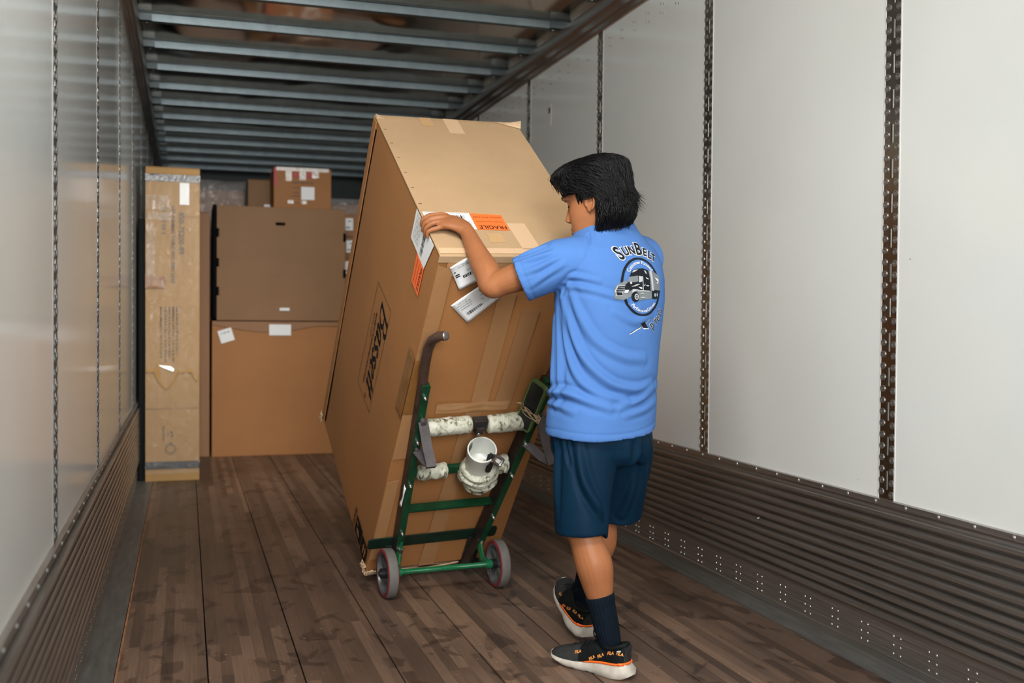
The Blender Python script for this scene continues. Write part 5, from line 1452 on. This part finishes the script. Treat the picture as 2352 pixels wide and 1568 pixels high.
R_ = math.radians
S = lambda th, z: tuple(spt(R_(th), z))
folds = [
    ([S(4, 1.22), S(-12, 1.10), S(-34, 1.0), S(-62, 0.935), S(-92, 0.915), S(-118, 0.93)], 0.013, 0.009),
    ([S(8, 1.20), S(-2, 1.08), S(-20, 0.97), S(-48, 0.90), S(-80, 0.885)], 0.012, 0.007),
    ([S(-6, 1.235), S(-22, 1.15), S(-44, 1.065), S(-72, 1.02), S(-100, 1.01)], 0.014, 0.006),
    ([S(16, 1.16), S(10, 1.04), S(4, 0.94), S(6, 0.86)], 0.012, 0.006),
    ([S(30, 1.14), S(26, 1.0), S(20, 0.92)], 0.012, 0.006),
    ([S(52, 0.895), S(20, 0.90), S(-10, 0.905), S(-40, 0.88), S(-62, 0.86)], 0.013, 0.010),
    ([S(50, 0.865), S(24, 0.868), S(0, 0.862), S(-22, 0.845)], 0.011, 0.006),
    ([S(-70, 0.86), S(-95, 0.88), S(-118, 0.91), S(-138, 0.925)], 0.012, 0.006),
    ([S(-80, 0.835), S(-105, 0.85), S(-130, 0.87)], 0.011, 0.004),
    ([S(-2, 1.265), S(-20, 1.268), S(-45, 1.255)], 0.009, 0.0055),
    ([S(-4, 1.24), S(-24, 1.235), S(-52, 1.215), S(-72, 1.20)], 0.010, 0.0055),
    ([S(-60, 1.16), S(-84, 1.13), S(-104, 1.15)], 0.012, 0.004),
    ([S(-50, 1.415), S(-75, 1.425), S(-105, 1.42)], 0.008, 0.003),
    ([S(-32, 1.36), S(-26, 1.33), S(-12, 1.29), S(-2, 1.245), S(4, 1.21)], 0.005, -0.0042),          # arm-hole seam
    ([S(-22, 1.405), S(-30, 1.38), S(-32, 1.355)], 0.005, -0.0040),
]
aL = (B(0.145, 0.005, 1.335), shL, slL)
bdir = Vector((0.30, -0.93, 0.2)).normalized()
ax_ = (slL-shL).normalized(); sd = ax_.cross(Vector((0, 0, 1))).normalized()
if sd.dot(Vector((0, -1, 0))) < 0: sd = -sd
sp = lambda t, up: tuple(shL.lerp(slL, t)+sd*(0.08*math.cos(up))+ax_.cross(sd)*(-0.08*math.sin(up)) if ax_.cross(sd).z < 0 else shL.lerp(slL, t)+sd*(0.08*math.cos(up))+ax_.cross(sd)*(0.08*math.sin(up)))
folds += [([sp(0.95, 0.75), sp(0.6, 0.62), sp(0.15, 0.5)], 0.009, 0.006), ([sp(0.9, 0.15), sp(0.55, 0.12), sp(0.1, 0.2)], 0.009, 0.0045), ([sp(0.85, -0.5), sp(0.45, -0.3), sp(0.0, -0.15)], 0.009, 0.004), ([sp(0.9, 1.35), sp(0.6, 1.2), sp(0.25, 1.1)], 0.008, 0.005)]
nrm = vnormals(sv, sf); sv = fold_disp(sv, nrm, folds)
nn = np.array([noise.noise(Vector(p)*11) for p in sv]); low = np.clip((1.35-sv[:, 2])/0.5, 0.25, 1); sv = sv+nrm*(nn*0.0035*low)[:, None]
# hem stitching: a shallow groove above the bottom edge and round the sleeve end
ds = np.abs((sv-np.array(slL))@np.array(dL)+0.018); near = np.linalg.norm(sv-np.array(slL), axis=1) < 0.11
sv = sv-nrm*(0.0022*np.exp(-(ds/0.0035)**2)*near)[:, None]
ga = np.arctan2((sv-np.array(PO))@np.array(PF), (sv-np.array(PO))@np.array(PL))
hemz = 0.782-0.0233*np.maximum(0, np.sin(ga-np.pi))-0.0194*np.cos(ga)
sv = sv-nrm*(0.0022*np.exp(-((sv[:, 2]-hemz-0.024)/0.0035)**2)*(sv[:, 2] < 0.85))[:, None]
SHIRT = solid('t_shirt', sv, sf, M_SHIRT, label='blue short sleeved T-shirt with a round print on the back')
cl_ = MB(); cl_.tube([spt(2*math.pi*k/40, 1.474)+Vector((0, 0, 0.010*max(0, -math.sin(2*math.pi*k/40))-0.028*max(0, math.sin(2*math.pi*k/40)))) for k in range(41)], 0.0085, n=8, cap=False)
o = wparts(cl_, 'collar', M_SHIRT, parent=SHIRT, smooth=True); o.matrix_parent_inverse = Matrix.Identity(4)

# ---------------------------------------------------------------- back print, laid onto the cloth along the back's normal
bvh = BVHTree.FromPolygons([Vector(p) for p in sv], sf)
exP, eyP, nP = -PL, Vector((0, 0, 1)), -PF
cP = B(0, -0.14, 1.2425)
K1, K2 = 0.16575/505.0, 0.16575/725.0


def logo(name, geos, mats_, off, label=None):
    """geos: list of (geometry in print units, material index)"""
    mb = MB()
    for gi, ((v, f), mi) in enumerate(geos):
        bm = bmesh.new(); vs = [bm.verts.new((x, y, 0)) for x, y in v]
        for q in f:
            try: bm.faces.new([vs[i] for i in q])
            except ValueError: pass
        bmesh.ops.triangulate(bm, faces=bm.faces)
        for _ in range(4):
            lg_ = [e for e in bm.edges if e.calc_length() > 26]
            if not lg_: break
            bmesh.ops.subdivide_edges(bm, edges=lg_, cuts=1)
            bmesh.ops.triangulate(bm, faces=[f_ for f_ in bm.faces if len(f_.verts) > 3])
        bm.verts.index_update(); out = []
        for x in bm.verts:
            s = (x.co.x-500.8)*K1; t = (754-x.co.y)*K2
            p = cP+exP*s+eyP*t+nP*0.3; h = bvh.ray_cast(p, -nP)
            out.append((h[0]+h[1]*(off+0.00011*gi)) if h[0] else p-nP*0.3)
        mb.add(out, [tuple(v_.index for v_ in f_.verts) for f_ in bm.faces], mi); bm.free()
    o = mb.build(name, mats_, SHIRT, label=label)
    return o


def xf(g, cx, cy, rot=0.0, sx_=1.0):
    c, s = math.cos(rot), math.sin(rot)
    return [(cx+(x*sx_*c-y*s), cy-(x*sx_*s+y*c)) for x, y in g[0]], g[1]


def poly(*p): return list(p), [tuple(range(len(p)))]


M_PRINTK = mat('black_screen_print', (0.010, 0.013, 0.017), 0.6, spec=0.1); M_PRINTW = mat('white_screen_print', (0.62, 0.64, 0.66), 0.7, spec=0.1); M_PRINTG = mat('grey_screen_print', (0.17, 0.19, 0.20), 0.7, spec=0.1); M_PRINTL = mat('pale_grey_screen_print', (0.42, 0.44, 0.45), 0.7, spec=0.1)
for nm, bold, mi, off in (('lettering_outline', 0.075, M_PRINTW, 0.0014), ('lettering', 0.025, M_PRINTK, 0.0028)):
    gs = []
    for ch, x, y, sz, rot in (('S', 266, 322, 245, 0.42), ('U', 348, 285, 155, 0.25), ('N', 430, 266, 155, 0.12), ('B', 524, 245, 235, -0.05), ('E', 606, 280, 155, -0.2), ('L', 672, 312, 155, -0.3), ('T', 726, 346, 155, -0.4)):
        g = text_geo(ch, 1.0, bold=bold if sz > 200 else bold*1.3); xs_ = [p[0] for p in g[0]]
        gs.append((xf(([(px_*sz, py_*sz) for px_, py_ in g[0]], g[1]), x+26, y, rot, 0.70 if sz < 200 else 0.66), 0))
    logo(nm, gs, [mi], off, 'white outlined black arched lettering' if nm == 'lettering' else None)
n_ = 72
rg_ = ([(525+(275-w_)*math.cos(2*math.pi*i/n_), 762+(407-w_)*math.sin(2*math.pi*i/n_)) for i in range(n_) for w_ in (0, 30)], [(2*i, 2*i+1, (2*i+3) % (2*n_), (2*i+2) % (2*n_)) for i in range(n_)])
logo('print_ring', [(rg_, 0)], [M_PRINTK], 0.0012, 'black print ring')


def arc_text(body_, a0, a1, rx, ry, sz, flip):
    gs = []; glyphs = []; pos = 0.0
    for ch in body_:
        if ch == ' ': pos += sz*0.34; continue
        g = text_geo(ch, sz, bold=sz*0.016); xs_ = [q[0] for q in g[0]]; w_ = max(xs_)-min(xs_)
        glyphs.append((g, pos+w_/2)); pos += w_+sz*0.10
    for g, q in glyphs:
        t = a0+(a1-a0)*q/pos; x = 525+rx*math.cos(t); y = 762-ry*math.sin(t)
        rot = math.atan2(ry*math.cos(t), -rx*math.sin(t))
        while rot > math.pi/2: rot -= math.pi
        while rot < -math.pi/2: rot += math.pi
        gs.append((xf(g, x, y, rot), 0))
    return gs


logo('motto_lettering', arc_text('Customer Focused', R_(143), R_(42), 212, 335, 60, False), [M_PRINTW], 0.0016, 'white arched motto')
logo('motto_lettering', arc_text('Performance Driven', R_(228), R_(320), 215, 335, 60, True), [M_PRINTW], 0.0016, 'white arched motto')
K, W_, G, Lg = 0, 1, 2, 3
ell = lambda cx, cy, rx, ry, n=20: poly(*[(cx+rx*math.cos(2*math.pi*i/n), cy+ry*math.sin(2*math.pi*i/n)) for i in range(n)])
lay1 = [(poly((175, 900), (185, 830), (215, 745), (300, 690), (400, 700), (470, 640), (640, 640), (655, 920), (470, 950), (380, 900), (270, 950), (180, 940)), G),
        (poly((628, 530), (665, 530), (800, 598), (800, 815), (650, 815), (628, 780)), G), (poly((650, 800), (805, 805), (800, 830), (650, 822)), K),
        (poly((365, 610), (400, 545), (470, 515), (555, 505), (620, 530), (632, 640), (636, 815), (460, 815), (400, 800), (330, 840), (290, 790), (300, 745), (330, 715)), K),
        (poly((655, 822), (740, 822), (735, 925), (655, 925)), K)]
lay2 = [(poly((322, 700), (350, 635), (465, 612), (462, 690), (420, 705)), G), (poly((475, 615), (522, 622), (516, 690), (470, 705)), Lg), (poly((638, 545), (668, 532), (682, 815), (655, 812)), Lg),
        (poly((215, 758), (302, 750), (280, 850), (262, 905), (190, 900), (195, 840)), Lg), (ell(418, 905, 48, 72), K), (ell(688, 872, 26, 48), K), (ell(724, 870, 22, 46), K),
        (poly((520, 620), (527, 620), (527, 812), (520, 812)), W_), (poly((385, 800), (440, 800), (470, 812), (615, 815), (615, 828), (470, 828), (440, 815), (375, 850)), Lg),
        (poly((388, 575), (420, 540), (480, 528), (430, 560)), Lg), (poly((555, 530), (580, 545), (592, 590), (570, 575)), Lg), (poly((565, 632), (600, 645), (600, 660), (572, 648)), W_),
        (poly((365, 770), (440, 730), (485, 728), (420, 760)), Lg), (poly((530, 745), (560, 720), (545, 755)), Lg), (poly((565, 738), (606, 742), (600, 755), (570, 752)), W_), (poly((700, 625), (765, 650), (765, 690), (725, 665)), W_), (poly((730, 690), (765, 690), (735, 720)), W_),
        (poly((480, 850), (540, 850), (515, 862), (480, 862)), Lg), (poly((485, 905), (545, 905), (540, 918), (485, 920)), Lg), (ell(365, 715, 14, 18, 12), Lg), (poly((285, 850), (300, 815), (340, 812), (325, 850)), W_), (poly((455, 768), (500, 770), (505, 795), (480, 790)), W_)]
lay3 = [(poly((220, 768), (296, 762), (293, 775), (218, 781)), K), (poly((215, 790), (290, 785), (288, 797), (213, 803)), K), (poly((210, 812), (284, 808), (282, 820), (208, 826)), K), (poly((205, 835), (278, 831), (276, 842), (203, 848)), K), (poly((195, 862), (262, 860), (258, 895), (198, 893)), K),
        (ell(425, 905, 26, 42), Lg), (ell(687, 872, 11, 26, 12), Lg), (ell(722, 870, 9, 24, 12), Lg)]
lay4 = [(ell(425, 905, 16, 27, 12), K), (ell(425, 905, 8, 14, 10), Lg)]
TRK = [M_PRINTK, M_PRINTW, M_PRINTG, M_PRINTL]
tro = logo('printed_lorry', lay1, TRK, 0.0018, 'grey and black printed lorry')
for l_, of in ((lay2, 0.0026), (lay3, 0.0052), (lay4, 0.0062)):
    o = logo('lorry_markings', l_, TRK, of); o.parent = SHIRT
sw = [(poly((350, 1412), (500, 1318), (512, 1330), (360, 1424)), 1), (poly((545, 1275), (612, 1200), (628, 1210), (560, 1290)), 1), (poly((490, 1275), (550, 1248), (618, 1348), (540, 1352)), 1)]
swk = [(poly((484, 1266), (545, 1240), (608, 1338), (536, 1336)), 0), (poly((350, 1408), (500, 1312), (503, 1317), (354, 1413)), 0), (poly((560, 1262), (618, 1196), (622, 1202), (566, 1268)), 0)]
for i, (ch, x, y) in enumerate((('p', 650, 1300), ('r', 712, 1240), ('e', 748, 1205), ('s', 775, 1145), ('s', 790, 1085))):
    g = text_geo(ch, 175-8*i, shear=0.3, bold=6.5); sw.append((xf(g, x, y, 0.85, 0.72), 1))
    g = text_geo(ch, 175-8*i, shear=0.3, bold=1.5); swk.append((xf(g, x, y, 0.85, 0.72), 0))
logo('script_lettering_outline', sw, TRK, 0.0016); logo('script_lettering', swk, TRK, 0.0023, 'slanting black script lettering')

# ---------------------------------------------------------------- shorts
st = MB()
rings = [[B(l0+a_*math.cos(g), f0+b_*math.sin(g), z) for g in [2*math.pi*k/40 for k in range(40)]] for z, l0, f0, a_, b_ in
         ((0.875, 0.012, 0.01, 0.165, 0.122), (0.84, 0.014, 0.01, 0.176, 0.134), (0.79, 0.014, 0.012, 0.184, 0.143), (0.74, 0.012, 0.014, 0.185, 0.146), (0.70, 0.008, 0.018, 0.176, 0.142), (0.67, 0.004, 0.02, 0.15, 0.12))]
st.loft(rings)
st.tube([B(0.088, 0.0, 0.80), B(0.096, 0.0, 0.70), B(0.112, -0.002, 0.58), B(0.122, -0.008, 0.49), B(0.122, -0.010, 0.448)], [0.098, 0.104, 0.098, 0.092, 0.089], n=32, up=PL, flat=[0.95, 0.95, 0.92, 0.92, 0.92])
st.tube([B(-0.090, 0.02, 0.80), B(-0.108, 0.045, 0.70), B(-0.134, 0.085, 0.58), B(-0.148, 0.112, 0.50), B(-0.152, 0.122, 0.462)], [0.100, 0.110, 0.108, 0.101, 0.098], n=32, up=PL, flat=[0.95, 0.95, 0.92, 0.92, 0.92])
tv, tf_ = union(st, 0.006, 8)
T = lambda l, f, z: tuple(B(l, f, z))
folds = [([T(0.19, -0.05, 0.76), T(0.17, -0.08, 0.62), T(0.10, -0.12, 0.50), T(0.05, -0.11, 0.445)], 0.014, 0.012),
         ([T(0.10, -0.14, 0.74), T(0.06, -0.13, 0.62), T(0.035, -0.11, 0.50), T(0.03, -0.09, 0.44)], 0.013, 0.011),
         ([T(0.01, -0.14, 0.74), T(-0.005, -0.12, 0.62), T(-0.01, -0.08, 0.52)], 0.014, -0.012),
         ([T(-0.06, -0.12, 0.74), T(-0.09, -0.06, 0.62), T(-0.10, 0.03, 0.48)], 0.014, 0.010),
         ([T(-0.14, -0.06, 0.75), T(-0.18, 0.0, 0.62), T(-0.19, 0.07, 0.50)], 0.014, 0.008),
         ([T(0.185, 0.04, 0.76), T(0.19, 0.03, 0.62), T(0.185, 0.02, 0.5)], 0.013, 0.008),
         ([T(0.2, -0.01, 0.77), T(0.195, -0.015, 0.72), T(0.185, -0.03, 0.665)], 0.006, -0.006)]
nrm = vnormals(tv, tf_); tv = fold_disp(tv, nrm, folds)
nn = np.array([noise.noise(Vector((p[0]*14, p[1]*14, p[2]*4))) for p in tv]); tv = tv+nrm*(nn*0.005)[:, None]
# the hem hangs lower at the inner back fold of the left leg
lc = (tv-np.array(PO)) @ np.array(PL); fc = (tv-np.array(PO)) @ np.array(PF)
wgt = np.exp(-((lc-0.035)/0.028)**2-((fc+0.075)/0.05)**2)*np.clip((0.56-tv[:, 2])/0.1, 0, 1)
tv[:, 2] -= 0.04*wgt
SHORTS = solid('shorts', tv, tf_, M_SHORTS, label='navy knee length sports shorts')

# ---------------------------------------------------------------- socks and shoes
M_UPPER = mat('charcoal_mesh_upper', (0.030, 0.031, 0.031), 0.8, var=0.25, scale=50, bump=0.15, bscale=300, spec=0.15)
M_UPPERD = mat('black_shoe_upper', (0.005, 0.007, 0.007), 0.65, var=0.2, scale=40, spec=0.15)
M_SOLE = mat('dusty_white_sole', (0.50, 0.46, 0.40), 0.6, var=0.22, scale=22, bump=0.08, bscale=60)
M_ORG = mat('neon_orange_trim', (1.0, 0.16, 0.015), 0.45)
M_ORGT = mat('orange_lettering', (0.95, 0.36, 0.08), 0.5)


def sock(kn, an, t0, lab):
    d = (kn-an).normalized(); top = an+d*t0; mb = MB(); n = 96; a = d.orthogonal().normalized(); b = d.cross(a); rings = []
    prof = [(t0-0.004, 0.0445), (t0-0.001, 0.0462), (t0-0.001, 0.0470), (t0-0.012, 0.0468), (t0*0.75, 0.0435), (t0*0.5, 0.041), (t0*0.28, 0.0405), (0.02, 0.0385), (-0.01, 0.0355), (-0.03, 0.031), (-0.05, 0.025)]
    for t, r in prof:
        rings.append([an+d*t+bk*(0.004*max(0, t/t0))+(a*math.cos(2*math.pi*k/n)+b*math.sin(2*math.pi*k/n))*(r+(0.0011 if t < t0-0.006 else 0)*(1 if k % 4 < 2 else -1)) for k in range(n)])
    mb.loft(rings); return wparts(mb, 'sock', M_SOCK, smooth=True, label=lab)


sock(knL, anL, 0.145, 'dark navy ribbed crew sock'); sock(knR, anR, 0.125, 'dark navy ribbed crew sock')


def shoe(heel, fdir, up, side, lab):
    """heel: floor point under the back of the heel; side +1: outer side lies to the left of fdir"""
    X = Vector(fdir).normalized(); Z = (Vector(up)-X*Vector(up).dot(X)).normalized(); Y = Z.cross(X)
    W = lambda x, y, z: Vector(heel)+X*x+Y*y+Z*z
    cen = lambda x: side*(-0.012*math.sin(math.pi*min(1, x/0.28))+0.010*(x/0.28)**2)
    # outsole and midsole
    hw = lambda x: np.interp(x, [0, 0.012, 0.03, 0.07, 0.12, 0.17, 0.21, 0.245, 0.268, 0.283, 0.29], [0.020, 0.033, 0.041, 0.043, 0.042, 0.0455, 0.048, 0.045, 0.036, 0.022, 0.006])
    zb = lambda x: np.interp(x, [0, 0.02, 0.05, 0.18, 0.22, 0.26, 0.29], [0.014, 0.004, 0.0, 0.0, 0.004, 0.013, 0.026])
    zt = lambda x: np.interp(x, [0, 0.03, 0.08, 0.13, 0.18, 0.23, 0.27, 0.29], [0.050, 0.048, 0.044, 0.036, 0.030, 0.030, 0.034, 0.040])
    so = MB(); xs = list(np.linspace(0, 0.29, 34)); rings = []
    for x in xs:
        h = hw(x); c = cen(x); b_, t_ = zb(x), zt(x); rg = []
        nt = 0.0025 if (x > 0.13 and int(x/0.027) % 2 and (x % 0.027) < 0.006) else 0
        for yy, zz in ((-0.86, b_+nt), (-0.98, b_+0.006), (-1.06, (b_+t_)/2), (-1.0, t_-0.003), (-0.94, t_), (0, t_), (0.94, t_), (1.0, t_-0.003), (1.06, (b_+t_)/2), (0.98, b_+0.006), (0.86, b_+nt), (0, b_+nt)):
            sw_ = 0.006 if x < 0.07 else 0.006*max(0, (0.12-x)/0.05)
            rg.append(W(x-(0.012 if x < 0.02 and zz < t_-0.01 else 0), c+yy*h+math.copysign(sw_*(1 if zz < t_-0.01 else 0), yy) if yy else c, zz))
        rings.append(rg)
    so.loft(rings)
    root = thing('shoe', None, None); root.parent = PERSON; root.matrix_parent_inverse = Matrix.Identity(4); root.location = Vector(heel)-PO
    if lab: root['label'] = lab
    RMI = Matrix.Translation(-Vector(heel))

    def part(mb, name, mats_, label=None, **kw):
        o = mb.build(name, mats_, root, label=label, **kw); o.matrix_parent_inverse = RMI; return o
    part(so, 'sole', [M_SOLE], 'dusty white sole', smooth=True, angle=50)
    # upper: arches over the last, open at the collar
    top = lambda x: np.interp(x, [0.004, 0.02, 0.05, 0.08, 0.11, 0.14, 0.17, 0.21, 0.25, 0.275, 0.286], [0.110, 0.108, 0.094, 0.088, 0.098, 0.094, 0.083, 0.070, 0.060, 0.050, 0.040])
    uw = lambda x: hw(x)*np.interp(x, [0, 0.05, 0.12, 0.2, 0.29], [0.90, 0.92, 0.98, 0.98, 0.95])
    up_ = MB(); rings = []; ns = 22
    for x in np.linspace(0.004, 0.286, 30):
        h, c, zt_, b_ = uw(x), cen(x), top(x), zt(x)-0.004; rg = []
        for k in range(ns+1):
            g = math.pi*k/ns; cc, ss = math.cos(g), math.sin(g)
            rad = 0.72 if x < 0.13 else 0.72+0.2*min(1, (x-0.13)/0.06)
            xx = x-0.010*(ss**2)*(1 if x < 0.03 else 0)
            rg.append(W(xx, c+h*math.copysign(abs(cc)**rad, cc), b_+(zt_-b_)*ss**0.72))
        rg.append(W(x, c, b_)); rings.append(rg)
    up_.loft(rings); up_.m = [1 if (i//(ns+2)) < 17 else 0 for i in range(len(up_.f))]
    U = part(up_, 'upper', [M_UPPER, M_UPPERD], 'charcoal and black mesh upper', smooth=True, angle=60)
    ub = BVHTree.FromPolygons([Vector(p) for p in up_.v], up_.f)
    col = MB(); pts = []                                # padded collar ring
    for k in range(25):
        g = 2*math.pi*k/24; x = 0.062+0.056*math.cos(g); y = 0.031*math.sin(g); pts.append(W(x, cen(x)+y, 0.092+0.018*max(0, -math.cos(g))**1.5+0.012*max(0, math.cos(g))))
    col.tube(pts, 0.008, n=8, cap=False); part(col, 'collar', [M_UPPERD], smooth=True)
    tg_ = MB(); tg_.tube([W(0.11, cen(0.11), 0.098), W(0.105, cen(0.1), 0.125), W(0.096, cen(0.1), 0.140)], [0.022, 0.021, 0.016], n=10, flat=0.25, up=X); part(tg_, 'tongue', [M_UPPERD], smooth=True)
    lp_ = MB(); lp_.tube([W(0.125, cen(0.12)+s_*0.006+0.016*math.sin(g)*s_, 0.108+0.036*(1-math.cos(g))/2*1.1) for s_ in (1,) for g in np.linspace(0.2, 6.0, 16)], 0.0022, n=6); part(lp_, 'lace_loop', [M_UPPERD], smooth=True)
    lc_ = MB()
    for i in range(5):
        x = 0.135+0.019*i; lc_.tube([W(x+0.004*math.sin(g*3), cen(x)+0.022*math.cos(g), top(x)+0.0025-0.011*abs(math.cos(g))**2) for g in np.linspace(0, math.pi, 9)], 0.0026, n=6)
    part(lc_, 'laces', [M_UPPERD], smooth=True)
    stp = MB()
    for sd_ in (-1, 1):
        stp.loft([[W(x, cen(x)+sd_*(hw(x)*0.97+0.0025), z) for z in (zt(x)-0.002, zt(x)+0.005-0.004*(x > 0.12)*(x-0.12)/0.03)] for x in np.linspace(0.002, 0.15, 16)], closed=False, cap=False)
    stp.loft([[W(-0.001+0.02*(1-math.cos(g)), cen(0)+math.sin(g)*hw(0.02)*0.99, z) for z in (zt(0)-0.002, zt(0)+0.006)] for g in np.linspace(-1.5, 1.5, 13)], closed=False, cap=False)
    o = part(stp, 'orange_stripe', [M_ORG], 'neon orange stripe above the sole', smooth=True); s_ = o.modifiers.new('t', 'SOLIDIFY'); s_.thickness = 0.002; s_.offset = 0
    for sd_ in (-1, 1):                                 # the repeated word running from the instep up to the heel
        for word_x, word_z, rot, sz in ((0.118, 0.051, 0.62, 0.0135), (0.086, 0.064, 0.55, 0.0135), (0.050, 0.079, 0.25, 0.0135), (0.016, 0.083, -0.1, 0.0125), (0.172, 0.060, 0.35, 0.0125)):
            g = text_geo('FILA', sz, bold=0.0003, shear=0.1); mb = MB(); vs = []
            for px_, py_ in g[0]:
                # reads left to right seen from outside: along -X on the left side, +X on the right
                c, s2 = math.cos(rot), math.sin(rot); qx, qz = px_*c-py_*s2, px_*s2+py_*c
                p = W(word_x-sd_*qx if sd_ > 0 else word_x+qx*0+(-qx if False else qx)*(1), 0, word_z+(qz if sd_ > 0 else (-px_*s2+py_*c)))
                hit = ub.ray_cast(p+Y*sd_*0.12, -Y*sd_); vs.append((hit[0]+Y*sd_*0.0012) if hit[0] else p+Y*sd_*0.04)
            mb.add(vs, g[1]); part(mb, 'lettering', [M_ORGT], 'orange lettering')
    tb_ = MB(); tb_.tube([W(0.012, cen(0)+0.03*side*0.6, 0.090), W(0.022, cen(0)+0.034*side, 0.091)], 0.0028, n=6); part(tb_, 'reflective_dot', [M_SOLE])
    pl_ = MB(); pl_.box(W(0.113, 0, 0)-Vector((0, 0, 0))+Z*0.1-Vector((0.002, 0.002, 0)), W(0.113, 0, 0)+Z*0.118+Vector((0.002, 0.002, 0)))
    return root


shoe((1.336, 2.985, 0.0), (-0.55, 0.835, 0), (0, 0, 1), 1, None)
a_ = R_(24)
shoe((1.352, 3.385, 0.012), (0.0*math.cos(a_)-0.02, math.cos(a_), math.sin(a_)), (0, 0, 1), -1, None)
